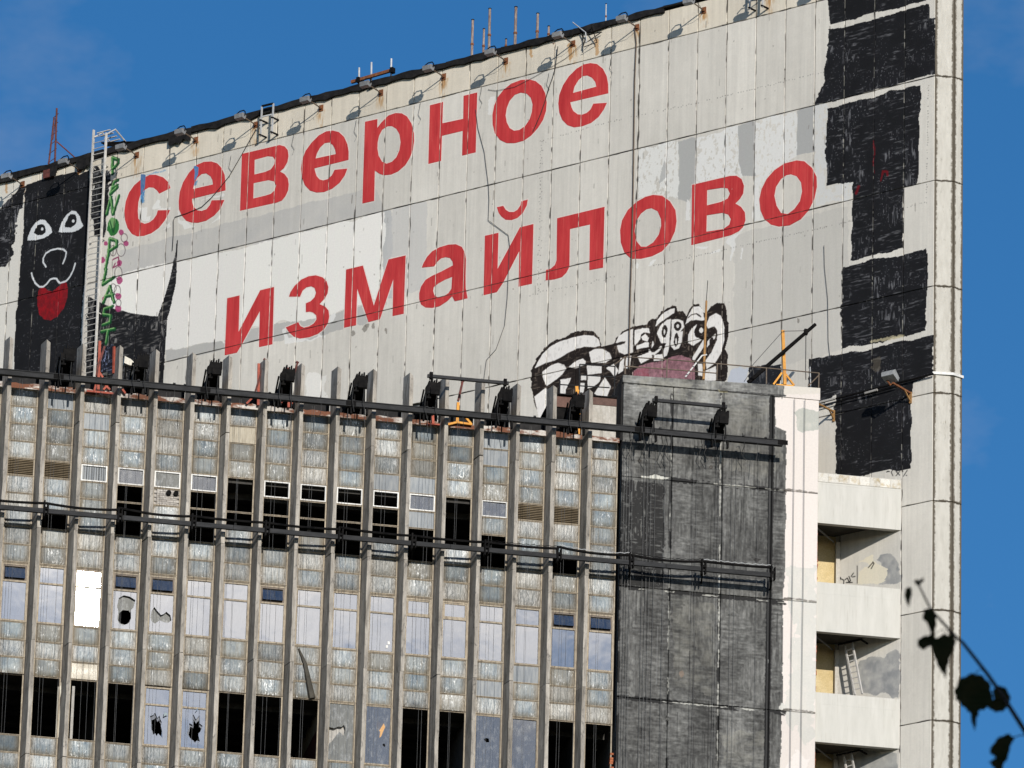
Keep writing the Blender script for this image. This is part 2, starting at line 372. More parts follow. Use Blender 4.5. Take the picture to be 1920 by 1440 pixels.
def mat_letter():
    m, t, out = new_mat('red sign paint'); k = NT(t)
    v = k.noise(k.coord((2.2, 1, .35)), 1.6, 6, .65); u = k.noise(k.coord((14, 1, .5)), 1.4, 4, .6)
    c = k.mix(k.ramp(v, .34, .70), (.42, .026, .030), (.58, .050, .052))
    c = k.mix(k.ramp(u, .52, .78, (0, 0, 0, 1), (.45,) * 3 + (1,)), c, (.70, .16, .12))
    d = k.noise(k.coord((1, 1, .8)), 6.0, 7, .8)
    c = k.mix(k.ramp(d, .66, .71, (0, 0, 0, 1), (.55,) * 3 + (1,)), c, (.66, .45, .40))
    c = k.mix(k.ramp(d, .24, .34, (.6,) * 3 + (1,), (0, 0, 0, 1)), c, (.22, .03, .03))
    k.bsdf(out, c, .75, 0, k.bump(d, .2, .006), .3); return m
M_LETTER = mat_letter()
M_ROOF = simple('roof felt', (0.05, 0.05, 0.05), (0.09, 0.09, 0.09), 1.0, rough=0.9)

# ------------------------------------------------------------------ paint maps drawn in wall coordinates
def vnoise(h, w, cy, cx, seed):
    r = np.random.default_rng(seed); gy, gx = max(2, int(h / cy) + 3), max(2, int(w / cx) + 3)
    a = r.random((gy, gx)).astype(np.float32)
    ys = np.linspace(0, gy - 1.001, h, dtype=np.float32); xs = np.linspace(0, gx - 1.001, w, dtype=np.float32)
    iy = ys.astype(int); ix = xs.astype(int); fy = (ys - iy)[:, None]; fx = (xs - ix)[None, :]
    fy = fy * fy * (3 - 2 * fy); fx = fx * fx * (3 - 2 * fx)
    a00 = a[iy][:, ix]; a01 = a[iy][:, ix + 1]; a10 = a[iy + 1][:, ix]; a11 = a[iy + 1][:, ix + 1]
    return (a00 * (1 - fx) + a01 * fx) * (1 - fy) + (a10 * (1 - fx) + a11 * fx) * fy
def fbm(h, w, cy, cx, seed, o=3):
    s = 0; amp = 1; tot = 0
    for i in range(o):
        s = s + amp * vnoise(h, w, max(1.2, cy / 2 ** i), max(1.2, cx / 2 ** i), seed + i * 31); tot += amp; amp *= 0.6
    return s / tot
class Paint:
    def __init__(s, x0, x1, z0, z1, res, conv):
        s.x0, s.z0, s.W, s.H, s.res, s.conv = x0, z0, x1 - x0, z1 - z0, res, conv
        s.w, s.h = int(s.W * res), int(s.H * res)
        s.a = np.zeros((s.h, s.w, 3), np.float32)
    def p(s, pts):
        o = np.array([s.conv(*q) for q in pts]); return (o - (s.x0, s.z0)) * s.res
    def win(s, q, pad):
        x0, y0 = np.floor(q.min(0) - pad).astype(int); x1, y1 = np.ceil(q.max(0) + pad).astype(int)
        return max(0, x0), min(s.w, x1), max(0, y0), min(s.h, y1)
    def mask_poly(s, q, pad=3, rag=0.0, seed=0):
        x0, x1, y0, y1 = s.win(q, pad)
        if x1 <= x0 or y1 <= y0: return None
        X, Y = np.meshgrid(np.arange(x0, x1) + .5, np.arange(y0, y1) + .5)
        if rag:
            n1 = vnoise(y1 - y0, x1 - x0, 5, 6, seed) - .5; n2 = (vnoise(y1 - y0, x1 - x0, 24, 24, seed + 5) - .5) * 1.5; n1 = n1 * (vnoise(y1 - y0, x1 - x0, 30, 30, seed + 8) > .45)
            X = X + (n1 + n2) * rag; Y = Y + (n2 - n1 * .6) * rag
        ins = np.zeros(X.shape, bool); n = len(q)
        for i in range(n):
            ax, ay = q[i]; bx, by = q[(i + 1) % n]
            if ay == by: continue
            c = ((ay > Y) != (by > Y)) & (X < (bx - ax) * (Y - ay) / (by - ay) + ax); ins ^= c
        return (x0, x1, y0, y1), ins.astype(np.float32)
    def mask_line(s, q, r, soft=0.8, rag=0.0, seed=0):
        x0, x1, y0, y1 = s.win(q, r + 3)
        if x1 <= x0 or y1 <= y0: return None
        X, Y = np.meshgrid(np.arange(x0, x1) + .5, np.arange(y0, y1) + .5); d = np.full(X.shape, 1e9)
        for i in range(len(q) - 1):
            a, b = q[i], q[i + 1]; ab = b - a; l2 = max(1e-6, ab @ ab)
            t = np.clip(((X - a[0]) * ab[0] + (Y - a[1]) * ab[1]) / l2, 0, 1)
            d = np.minimum(d, np.hypot(X - a[0] - t * ab[0], Y - a[1] - t * ab[1]))
        if rag: d = d + (vnoise(y1 - y0, x1 - x0, 3, 3, seed) - .5) * rag
        return (x0, x1, y0, y1), np.clip((r - d) / soft + .5, 0, 1).astype(np.float32)
    def lay(s, wm, col, al=1.0, tex=None):
        if wm is None: return
        (x0, x1, y0, y1), m = wm
        m = m * al
        if tex is not None: m = m * tex(y1 - y0, x1 - x0)
        c = np.array(col, np.float32)
        s.a[y0:y1, x0:x1] = s.a[y0:y1, x0:x1] * (1 - m[..., None]) + c * m[..., None]
    def poly(s, pts, col, al=1.0, rag=0.0, tex=None, seed=1): s.lay(s.mask_poly(s.p(pts), 4, rag, seed), col, al, tex)
    def line(s, pts, wpx, col, al=1.0, rag=0.0, tex=None, seed=2): s.lay(s.mask_line(s.p(pts), wpx * 0.0187 * s.res, 0.9, rag, seed), col, al, tex)
    def blob(s, x, y, rx, ry, col, al=1.0, rag=2.0, seed=3):
        s.poly([(x + rx * cos(t), y + ry * sin(t)) for t in np.linspace(0, 2 * pi, 15)[:-1]], col, al, rag, None, seed)
    def brush(s, pts, seed, dens=0.5, rag=3.2, base=(.088, .09, .102), hi=(.44, .44, .45)):
        wm = s.mask_poly(s.p(pts), 4, rag, seed)
        if wm is None: return
        (x0, x1, y0, y1), m = wm; h, w = y1 - y0, x1 - x0
        st = fbm(h, w, 2.2, 17, seed + 1, 3); sv = fbm(h, w, 16, 2.4, seed + 2, 2); bl = fbm(h, w, 34, 30, seed + 3, 2)
        k = np.where(bl > .55, sv, st)
        lum = np.clip((k - (.66 - .14 * dens)) / .20, 0, 1) * np.clip((fbm(h, w, 26, 26, seed + 9, 3) - .40 + .25 * (dens - .5)) / .16, 0, 1)
        sc = (fbm(h, w, 2.0, 2.0, seed + 17, 2) > .80 - .05 * dens) * .9 * np.clip((bl - .35) / .2, 0, 1)
        lum = np.clip(lum + sc, 0, 1)[..., None] * np.float32(min(1.0, .55 + .4 * dens))
        c = np.array(base, np.float32) * (1 - lum) + np.array(hi, np.float32) * lum
        c = c * (0.8 + .4 * bl[..., None])
        s.a[y0:y1, x0:x1] = s.a[y0:y1, x0:x1] * (1 - m[..., None]) + c * m[..., None]
        s.mur[y0:y1, x0:x1] = np.maximum(s.mur[y0:y1, x0:x1], m)
    def image(s, name):
        img = bpy.data.images.new(name, s.w, s.h)
        px = np.ones((s.h, s.w, 4), np.float32); px[..., :3] = np.clip(s.a, 0, 1)
        img.pixels.foreach_set(px.ravel()); img.update(); img.pack(); return img

def crop(pts, ox, oy, sc): return [(ox + x / sc, oy + y / sc) for x, y in pts]

# red letters: outlines (with counters) as measured on the wall
LET = []
def letter(ch, label, ox, oy, sc, outer, *holes):
    LET.append((ch, label, crop(outer, ox, oy, sc), [crop(h, ox, oy, sc) for h in holes]))
letter('es', 'red letter с at the start of the upper word', 220, 250, 7.2, [(718,740),(690,660),(620,595),(520,560),(440,560),(330,615),(230,700),(160,800),(115,920),(97,1050),(105,1170),(140,1280),(200,1360),(270,1392),(360,1385),(460,1350),(560,1280),(640,1180),(690,1090),(712,1037),(548,1040),(530,1100),(490,1160),(430,1205),(370,1222),(320,1200),(285,1150),(277,1050),(285,930),(310,840),(360,770),(430,730),(490,735),(535,770),(568,815)])
letter('ye', 'first red letter е of the upper word', 220, 250, 7.2, [(1462,770),(1460,660),(1450,560),(1410,470),(1350,405),(1270,380),(1170,385),(1070,430),(970,530),(890,660),(845,790),(830,920),(835,1030),(870,1110),(930,1180),(1000,1205),(1090,1208),(1200,1180),(1310,1110),(1390,1020),(1447,900),(1275,905),(1250,970),(1205,1025),(1140,1048),(1080,1040),(1030,990),(1012,930),(1010,885)], [(1022,752),(1040,680),(1080,600),(1140,550),(1200,540),(1260,580),(1285,630),(1293,690)])
letter('ve', 'red letter в of the upper word', 430, 190, 7.2, [(172,710),(680,590),(750,610),(790,660),(800,740),(785,820),(740,900),(685,948),(745,980),(790,1040),(803,1120),(795,1200),(760,1280),(710,1340),(630,1370),(146,1478)], [(343,790),(520,742),(590,750),(618,790),(610,850),(560,920),(480,955),(340,988)], [(330,1105),(530,1065),(600,1080),(635,1130),(615,1200),(560,1250),(480,1275),(325,1312)])
letter('ye', 'second red letter е of the upper word', 430, 190, 7.2, [(1610,790),(1612,680),(1595,580),(1550,480),(1480,415),(1400,395),(1310,405),(1210,460),(1110,560),(1030,670),(985,790),(970,910),(980,1020),(1020,1130),(1090,1205),(1180,1232),(1280,1225),(1390,1180),(1490,1100),(1560,1000),(1595,908),(1422,925),(1385,1000),(1330,1050),(1270,1068),(1220,1055),(1180,1010),(1160,950),(1150,905)], [(1165,772),(1185,700),(1230,620),(1290,565),(1350,555),(1400,590),(1430,650),(1440,712)])
letter('er', 'red letter р of the upper word', 660, 150, 6.0, [(148,470),(287,440),(285,540),(330,480),(410,400),(490,372),(560,375),(620,410),(670,490),(697,600),(700,690),(685,790),(650,880),(600,960),(520,1030),(440,1065),(360,1072),(310,1055),(258,1018),(250,1360),(118,1390)], [(290,700),(305,630),(340,560),(400,522),(450,520),(500,550),(535,610),(548,700),(535,790),(500,870),(450,920),(390,942),(340,920),(300,850),(287,770)])
letter('en', 'red letter н of the upper word', 660, 150, 6.0, [(878,285),(1025,247),(1018,487),(1253,437),(1257,178),(1410,140),(1393,815),(1240,850),(1247,572),(1013,628),(1003,910),(860,945)])
letter('o', 'red letter о of the upper word', 910, 100, 7.2, [(590,352),(680,375),(760,440),(810,540),(830,660),(820,780),(780,900),(710,1010),(620,1110),(520,1180),(400,1212),(290,1212),(200,1170),(130,1080),(100,960),(98,830),(120,710),(170,590),(250,490),(350,410),(480,360)], [(480,530),(560,545),(615,600),(640,690),(630,790),(600,890),(540,980),(460,1035),(390,1045),(330,1010),(290,930),(275,840),(290,740),(330,640),(400,560)])
letter('ye', 'last red letter е of the upper word', 910, 100, 7.2, [(1662,540),(1660,420),(1640,310),(1590,210),(1510,145),(1420,132),(1330,150),(1230,210),(1130,310),(1050,430),(1000,560),(987,680),(1000,800),(1040,900),(1110,970),(1200,1000),(1310,985),(1430,940),(1530,860),(1600,760),(1643,668),(1460,680),(1420,760),(1370,805),(1310,828),(1250,825),(1190,780),(1165,730),(1148,660)], [(1185,535),(1205,450),(1260,360),(1320,308),(1380,300),(1440,330),(1485,385),(1500,450)])
letter('i', 'red letter и at the start of the lower word', 410, 500, 8.0, [(130,475),(315,432),(300,980),(625,355),(832,305),(808,1165),(607,1208),(620,665),(350,1165),(275,1290),(92,1330)])
letter('ze', 'red letter з of the lower word', 410, 500, 8.0, [(1222,450),(1057,450),(1080,380),(1140,290),(1240,195),(1350,145),(1460,130),(1560,160),(1620,220),(1647,310),(1635,400),(1590,480),(1515,562),(1600,600),(1650,660),(1660,750),(1640,850),(1580,940),(1490,1010),(1360,1060),(1220,1080),(1130,1050),(1060,990),(1008,912),(1195,832),(1225,890),(1280,915),(1360,895),(1430,850),(1470,790),(1465,730),(1420,690),(1370,675),(1310,682),(1310,550),(1380,520),(1440,460),(1462,390),(1440,320),(1390,295),(1320,310),(1260,360)])
letter('em', 'red letter м of the lower word', 630, 440, 7.2, [(138,472),(365,418),(512,960),(710,335),(942,280),(915,1068),(765,1100),(775,600),(595,1140),(440,1180),(288,730),(272,1222),(110,1258)])
letter('a', 'red letter а of the lower word', 630, 440, 7.2, [(1160,445),(1180,390),(1230,300),(1300,225),(1400,170),(1520,135),(1620,130),(1700,165),(1740,240),(1755,330),(1750,560),(1752,720),(1778,860),(1605,898),(1570,830),(1500,900),(1400,965),(1300,990),(1210,985),(1150,945),(1125,870),(1125,790),(1150,700),(1210,610),(1300,555),(1420,500),(1580,415),(1575,365),(1540,315),(1480,305),(1420,320),(1370,365),(1325,428)], [(1570,570),(1560,730),(1520,790),(1450,835),(1380,850),(1330,820),(1312,760),(1320,710),(1380,660),(1470,610)])
letter('short_i', 'red letter й of the lower word', 890, 360, 7.2, [(140,592),(323,550),(310,1040),(612,478),(795,432),(775,1240),(595,1278),(605,795),(385,1225),(300,1352),(122,1395)])
letter('breve', 'red breve mark over the letter й', 890, 360, 7.2, [(302,205),(388,187),(420,240),(470,270),(530,270),(580,240),(620,180),(632,125),(718,103),(705,180),(650,285),(580,350),(500,380),(420,375),(360,330),(325,280)])
letter('el', 'red letter л of the lower word', 890, 360, 7.2, [(1115,355),(1755,200),(1735,1020),(1550,1055),(1558,440),(1288,500),(1280,1010),(1240,1090),(1180,1150),(1080,1180),(960,1195),(965,1053),(1030,1035),(1085,985),(1108,920),(1110,700)])
letter('o', 'first red letter о of the lower word', 1150, 290, 4.8, [(360,362),(440,370),(510,420),(560,500),(570,600),(555,690),(510,790),(440,870),(350,915),(250,938),(160,937),(100,880),(68,790),(62,680),(80,590),(130,500),(210,425),(290,380)], [(345,482),(400,510),(430,580),(432,640),(410,720),(360,790),(300,828),(250,828),(210,780),(192,690),(205,600),(250,530),(300,492)])
letter('ve', 'red letter в of the lower word', 1150, 290, 4.8, [(710,272),(1050,192),(1110,190),(1155,220),(1177,280),(1170,350),(1140,400),(1100,440),(1150,470),(1185,520),(1190,590),(1170,650),(1130,690),(1060,725),(703,815)], [(845,318),(980,297),(1030,305),(1050,350),(1030,395),(970,425),(843,457)], [(842,545),(980,523),(1035,540),(1058,580),(1045,630),(990,670),(838,693)])
letter('o', 'last red letter о of the lower word', 1150, 290, 4.8, [(1650,52),(1720,60),(1790,120),(1830,200),(1833,290),(1810,400),(1760,500),(1690,580),(1590,635),(1490,648),(1420,630),(1360,580),(1325,500),(1315,400),(1335,310),(1380,220),(1450,140),(1540,80)], [(1600,178),(1650,195),(1690,250),(1700,330),(1680,420),(1630,490),(1570,535),(1510,525),(1470,460),(1450,370),(1465,290),(1510,220),(1560,185)])

# panel joints of the sign wall
U_LINES = [-1.2 * i for i in range(-1, 36)]                 # 1.2 ... -42
Z_LINES = [109.72, 108.595] + [104.74 - 3.818 * i for i in range(9)]

SG = Paint(-42.2, 1.3, 75.0, 110.0, 46, sp)
SG.mur = np.zeros((SG.h, SG.w), np.float32)
def paint_sign():
    P = SG; h, w = P.h, P.w
    big = fbm(h, w, 170, 120, 1, 4); streak = fbm(h, w, 120, 3.5, 2, 3); fine = fbm(h, w, 9, 9, 4, 2)
    base = np.array((.825, .808, .772), np.float32)
    P.a[:] = base * (0.93 + .10 * big + .085 * (streak - .5) + .03 * (fine - .5))[..., None]
    yy = (np.arange(h) / P.res + P.z0)[:, None]
    # warmer top row, greyer second row
    P.a[:] = np.where((yy > 108.595)[..., None], P.a * (1.02, 1.0, .965), P.a)
    grey = np.array((.70, .695, .685), np.float32)
    g1 = lambda hh, ww: np.clip(.75 + .5 * (fbm(hh, ww, 40, 30, 90, 2) - .5), 0, 1)
    P.poly([(225, 470), (480, 405), (700, 350), (723, 396), (480, 456), (228, 515)], grey, .8, 3, g1)
    P.poly([(720, 395), (735, 393), (735, 560), (716, 560), (717, 470)], (.70, .70, .695), .9, 4)
    P.poly([(735, 393), (800, 376), (800, 540), (716, 560)], (.735, .73, .72), .6, 3)
    P.poly([(1272, 265), (1305, 257), (1305, 345), (1290, 380), (1272, 372)], (.67, .67, .66), .95, 3)
    P.poly([(1383, 236), (1416, 227), (1416, 330), (1393, 330), (1385, 305)], (.67, .67, .66), .95, 3)
    P.poly([(1494, 208), (1526, 199), (1527, 285), (1494, 291)], (.66, .66, .655), .95, 3)
    P.poly([(1375, 440), (1560, 396), (1592, 385), (1592, 470), (1580, 660), (1380, 700)], (.735, .725, .70), .55, 6)
    P.poly([(311, 656), (399, 640), (470, 615), (512, 607), (559, 599), (627, 590), (690, 570), (700, 600), (560, 640), (480, 640), (311, 678)], (.69, .685, .67), .9, 5)
    white = (.885, .875, .85)
    P.poly([(205, 520), (480, 458), (723, 397), (722, 440), (717, 470), (716, 560), (690, 570), (645, 580), (627, 590), (559, 599), (512, 607), (470, 615), (440, 640), (399, 640), (311, 656), (200, 690)], white, .97, 6)
    P.poly([(575, 703), (612, 702), (610, 760), (572, 760)], white, .85, 6)
    P.poly([(160, 600), (30, 600), (40, 400), (60, 330), (0, 345), (-60, 360), (-60, 720), (160, 720)], (.83, .82, .79), .7, 3)
    peel = lambda s_: (lambda hh, ww: (fbm(hh, ww, 7, 4, s_, 3) > .36).astype(np.float32))
    P.poly([(1197, 281), (1250, 267), (1271, 262), (1272, 371), (1252, 372), (1240, 388), (1225, 372), (1197, 372)], (.87, .865, .845), .97, 4, peel(5))
    P.poly([(1240, 318), (1247, 300), (1250, 330), (1236, 345)], (.70, .70, .69), .9, 3)
    P.poly([(1305, 258), (1383, 237), (1384, 305), (1393, 330), (1340, 345), (1305, 345)], (.87, .865, .85), .97, 4, peel(6))
    P.poly([(1416, 227), (1494, 208), (1494, 292), (1470, 310), (1440, 330), (1420, 360), (1416, 400)], (.86, .855, .84), .97, 4, peel(7))
    P.poly([(1526, 200), (1552, 192), (1549, 349), (1598, 342), (1596, 372), (1530, 388)], (.80, .80, .79), .9, 4, peel(8))
    # strips of white cutting in round the letters, then the thin edge
    for pts in ([(815, 1010), (840, 1150), (1000, 1235), (1060, 1260), (900, 1300), (880, 1230), (825, 1200)], [(560, 1010), (725, 1000), (720, 1035), (545, 1040)], [(620, 1300), (720, 1190), (715, 1260)], [(1240, 1230), (1400, 1090), (1390, 1150)], [(1080, 910), (1440, 810), (1440, 850), (1100, 905)], [(480, 990), (545, 890), (590, 1000), (480, 1030)], [(285, 1000), (390, 1000), (400, 1120), (450, 1120), (430, 1190), (340, 1180)]):
        P.poly(crop(pts, 220, 250, 7.2), (.87, .865, .845), .9, 3)
    for pts in ([(720, 935), (795, 840), (770, 920), (700, 960)],): P.poly(crop(pts, 430, 190, 7.2), (.87, .865, .845), .9, 2)
    for pts in ([(950, 950), (1010, 920), (1060, 1060), (1220, 1100), (1370, 1080), (1600, 1020), (1600, 1050), (1400, 1090), (1180, 1150), (1000, 1160), (990, 1000)], [(1660, 850), (1670, 740), (1760, 690), (1745, 780)]):
        P.poly(crop(pts, 410, 500, 8), (.86, .855, .84), .9, 4)
    for pts in ([(1260, 300), (1320, 300), (1320, 560), (1370, 590), (1260, 600)], [(660, 410), (690, 430), (690, 590), (650, 590)], [(1040, 740), (1130, 700), (1180, 650), (1110, 740), (1090, 760), (1090, 870), (1060, 960), (1050, 960), (1065, 850), (1010, 790)], [(1150, 845), (1165, 845), (1160, 940), (1148, 940)], [(870, 880), (960, 845), (960, 870), (880, 890)], [(740, 825), (860, 825), (830, 850), (760, 840)], [(315, 1000), (350, 950), (390, 945), (340, 1000)], [(210, 960), (235, 975), (225, 1030), (205, 1010)]):
        P.poly(crop(pts, 1150, 290, 4.8), (.87, .865, .85), .9, 2)
    for ch, lab, outer, holes in LET:
        P.line(outer + [outer[0]], 2.0, (.87, .82, .79), .8, 1.0)
        for hl in holes: P.line(hl + [hl[0]], 1.7, (.87, .82, .79), .8, 1.0)
    P.poly(crop([(40, 640), (70, 600), (140, 580), (110, 700), (90, 830), (40, 830)], 910, 100, 7.2), (.88, .87, .85), .85, 2)
    # blue test patches beside the first letters
    blue = (.27, .50, .70); rg = lambda hh, ww: np.clip(fbm(hh, ww, 6, 3, 61, 2) * 2.0 - .25, 0, 1)
    P.poly(crop([(322, 552), (385, 560), (378, 700), (365, 940), (318, 940), (318, 760)], 220, 250, 7.2), blue, .95, 2, rg)
    P.poly(crop([(385, 560), (500, 530), (640, 490), (650, 510), (420, 565)], 220, 250, 7.2), blue, .5, 3, rg)
    P.poly(crop([(1035, 640), (1100, 620), (1060, 700), (1030, 700)], 220, 250, 7.2), blue, .6, 3, rg)
    # rust under the lamp brackets
    for lx in LAMP_X:
        u = int((lx - P.x0) * P.res); z1 = int((109.30 - P.z0) * P.res)
        ln = int(P.res * random.uniform(.55, 1.0)); wd = int(P.res * .28)
        x0, x1 = max(0, u - wd), min(w, u + wd); y0 = z1 - ln
        m = fbm(ln, x1 - x0, ln * .9, 2.6, int(lx * 10) + 400, 2); gy = np.linspace(.25, 1.05, ln)[:, None]
        gx = np.clip(1.25 - np.abs(np.linspace(-1, 1, x1 - x0))[None] * 1.3, 0, 1)
        al = np.clip((m - .38) * 3.2, 0, 1) * gy * gx * .8
        P.a[y0:z1, x0:x1] = P.a[y0:z1, x0:x1] * (1 - al[..., None]) + np.array((.62, .40, .17)) * al[..., None]
    for pa, pb, wd in (((1118, 76), (1120, 100), 4), ((995, 92), (996, 105), 3), ((1068, 85), (1070, 108), 4), ((12, 345), (12, 360), 3)):
        P.line([pa, pb], wd, (.66, .46, .25), .55, 3)
    # rows of drilled holes
    def dots(a, b, n, jit=1.2):
        for t in np.linspace(0, 1, n):
            if random.random() < .22: continue
            P.line([(a[0] + (b[0] - a[0]) * t + random.uniform(-jit, jit), a[1] + (b[1] - a[1]) * t + random.uniform(-jit, jit))] * 2, random.uniform(.5, .85), (.22, .21, .2), .85)
    dots((1014, 265), (1132, 231), 26); dots((1132, 231), (1310, 192), 38); dots((1310, 192), (1545, 135), 48)
    dots((1015, 262), (1008, 545), 60, 1.6); dots((1018, 268), (1012, 545), 22, 1.6)
    dots((993, 553), (1150, 520), 30, 2.2); dots((1227, 498), (1546, 426), 74, 1.0); dots((1546, 426), (1596, 414), 12)
    dots((1698, 389), (1738, 379), 10); dots((1741, 150), (1737, 380), 48, .8)
    # small chips, drips and scratches over the whole wall
    for i in range(420):
        u = random.uniform(-41, 1.0); z = random.uniform(97.5, 109.5); ln = random.uniform(.02, .35) if random.random() < .5 else .02
        q = np.array([(u, z), (u + random.uniform(-.02, .02), z - ln)]); q = (q - (P.x0, P.z0)) * P.res
        P.lay(P.mask_line(q, random.uniform(.5, 1.1)), (.45, .43, .40), random.uniform(.15, .6))
    for x, y in ((690, 610), (683, 618), (722, 623), (660, 628), (1590, 600), (1497, 600), (700, 612)):
        P.blob(x, y, 4, 5, (.42, .40, .37), .6, 5, x)
    # ---- murals
    B = P.brush
    B([(48, 348), (81, 338), (100, 332), (141, 322), (149, 328), (168, 318), (169, 340), (164, 432), (160, 500), (157, 547), (152, 585), (151, 640), (146, 740), (20, 740), (25, 700), (29, 622), (31, 585), (34, 554), (36, 522), (39, 489), (41, 470), (44, 445), (44, 390)], 20, .25, 3)
    B([(-70, 410), (0, 393), (12, 378), (37, 355), (47, 352), (46, 385), (38, 390), (32, 420), (27, 450), (24, 480), (10, 500), (-5, 497), (-40, 480), (-70, 470)], 21, 1.0, 7)
    B([(173, 316), (188, 318), (199, 325), (209, 330), (207, 345), (200, 365), (205, 372), (203, 400), (198, 430), (193, 448), (172, 448), (170, 380)], 22, .95, 7)
    B([(165, 556), (186, 566), (200, 572), (215, 579), (231, 583), (260, 590), (282, 593.6), (296, 592.7), (307, 561), (316, 532), (323.5, 500), (330, 471), (331.5, 452), (334, 448), (333, 469), (331.5, 496), (329, 532), (322, 568), (314, 597), (311, 640), (307, 709), (304, 745), (160, 745)], 23, .95, 1.2, hi=(.46, .45, .44))
    ew = (.80, .81, .82)
    P.poly([(51, 450.6), (53, 442), (59, 427), (66, 417.5), (75, 412.5), (85, 412), (92.5, 420), (96, 427.5), (97.5, 436), (90, 442.5), (80, 447.5), (67.5, 450.6)], ew, 1, 1)
    P.poly([(75, 420), (80, 421), (85, 427.5), (85.6, 435), (80, 440), (71, 441), (65, 435), (66, 429), (71, 422.5)], (.09, .095, .10), 1, 2)
    P.blob(79.4, 429, 2.4, 3, ew, 1, .5)
    P.poly([(110, 435), (112.5, 425), (117.5, 412.5), (125, 402.5), (134, 395.6), (142.5, 396), (150, 404), (152.5, 414), (156, 424), (147.5, 431), (135, 435.6), (120, 435.6)], ew, 1, 1)
    P.poly([(132.5, 401), (140, 402.5), (144, 410), (142.5, 419), (132.5, 427), (122.5, 425), (124, 416), (127.5, 407.5)], (.09, .095, .10), 1, 2)
    P.blob(137.5, 414, 2.6, 3.2, ew, 1, .5)
    P.line([(86, 500), (81, 492), (81, 484), (86, 475), (95, 469), (107.5, 466), (119, 467.5), (124, 472.5), (123, 481), (118, 494)], 1.9, ew, 1, .6)
    P.poly([(74, 540), (82.5, 539), (90, 546), (97.5, 547), (106, 540), (114, 532.5), (124, 529), (127.5, 541), (126, 560), (119, 579), (107.5, 594), (95, 601), (82.5, 599), (74, 591), (70, 572.5), (70, 557.5)], (.58, .06, .10), 1, 1.5, lambda hh, ww: np.clip(.75 + .5 * (fbm(hh, ww, 7, 5, 77, 3) - .4), 0, 1))
    P.line([(59, 512), (61, 520), (66, 531), (74, 538), (81, 537.5), (87.5, 532.5), (94, 524), (100, 522), (106, 522.5), (109, 527.5), (112.5, 530.6), (124, 527), (131, 519), (137.5, 506), (141, 494)], 2.0, ew, 1, .6)
    # vertical green graffiti with pink petals
    pk = (.62, .25, .42)
    for x, y, r in ((227, 436, 4.5), (236, 457, 5), (198, 457, 4), (193, 487, 5), (224, 493, 5), (224, 525, 6), (222, 555, 6), (196, 560, 4), (222, 578, 6)): P.blob(x, y, r, r * 1.1, pk, .9, 2, x)
    dk = (.22, .17, .19)
    for x, y, rx, ry in ((233, 446, 6, 8), (227, 469, 8, 12), (212, 470, 6, 10), (222, 512, 7, 12), (212, 540, 6, 8), (220, 545, 6, 10), (222, 568, 5, 7)):
        P.line([(x + rx * cos(t), y + ry * sin(t)) for t in np.linspace(0, 2 * pi, 13)], .6, dk, .85)
    P.line([(211, 487), (222, 482), (224, 496), (212, 502), (216, 494)], 1.4, (.45, .14, .28), .9)
    gd, gm, gl = (.05, .24, .13), (.17, .42, .20), (.60, .74, .50)
    G_ = [[(211, 326), (211, 296), (222, 300), (222, 306), (212, 317)], [(221, 338), (214, 342), (207, 364), (220, 352)], [(210, 353), (220, 348)],
          [(200, 402), (208, 370), (212, 402), (223, 368)], [(203, 479), (206, 448), (219, 452), (219, 462), (207, 470)], [(198, 504), (203, 478)],
          [(199, 506), (193, 534), (213, 521)], [(194, 567), (206, 538), (214, 567)], [(198, 556), (212, 553)], [(211, 575), (196, 580), (194, 590), (208, 592), (206, 605), (193, 610)], [(191, 622), (215, 617)], [(203, 620), (199, 644)]]
    P.blob(212, 425, 11, 17, gm, 1, 2)
    P.blob(210, 418, 7, 10, gl, .6, 4); P.line([(206, 414), (212, 436), (219, 412)], 1.1, gd, .9)
    for q in G_: P.line(q, 3.7, gd, .95, 1.5)
    for q in G_: P.line([(x - .8, y - 1.2) for x, y in q], 1.9, gm, .95, 1.5, None, 8)
    for q in G_: P.line([(x - 1.5, y - 2.2) for x, y in q], .9, gl, .9, .5, None, 9)
    B([(190, 650), (212, 648), (214, 700), (188, 700)], 24, 1.0, 4, (.08, .09, .13), (.50, .54, .66))
    # black figure at the right: a stack of painted slabs
    B([(1551, -60), (1551, 0), (1557, 46), (1583, 38), (1644, 25), (1694, 11), (1740, -2), (1740, -90)], 30, .5)
    B([(1553, 56), (1580, 51), (1639, 37), (1694, 19), (1739, 6), (1743, 8), (1742, 36), (1753, 33), (1754, 139), (1722, 147), (1639, 169), (1580, 185), (1526, 197), (1546, 153), (1547, 125), (1551, 83)], 31, .55)
    B([(1551, 204), (1583, 196), (1619, 185), (1639, 182), (1667, 172), (1726, 159), (1722, 308), (1721, 342), (1694, 352), (1694, 400), (1692, 466), (1640, 478), (1594, 490), (1597, 460), (1597, 386), (1599, 341), (1549, 349)], 32, .6, 3)
    B([(1579, 504), (1633, 488), (1692, 479), (1736, 467.5), (1739, 497), (1737.5, 530), (1735, 620), (1633, 644), (1578, 654)], 33, .6, 4)
    B([(1514, 677), (1575, 665), (1633, 654), (1692, 641), (1749, 628), (1750, 700), (1712, 718), (1708, 751), (1710, 822), (1708, 877), (1602, 892), (1568, 889), (1566, 800), (1564, 768), (1566, 740), (1545, 760), (1513, 760)], 34, .5, 4)
    B([(1402, 692), (1432, 684), (1462, 683), (1464, 730), (1402, 730)], 35, .3, 4, (.11, .12, .14))
    P.poly([(1366, 700), (1385, 689), (1404, 688), (1402, 730), (1362, 730)], (.74, .76, .80), .9, 5)
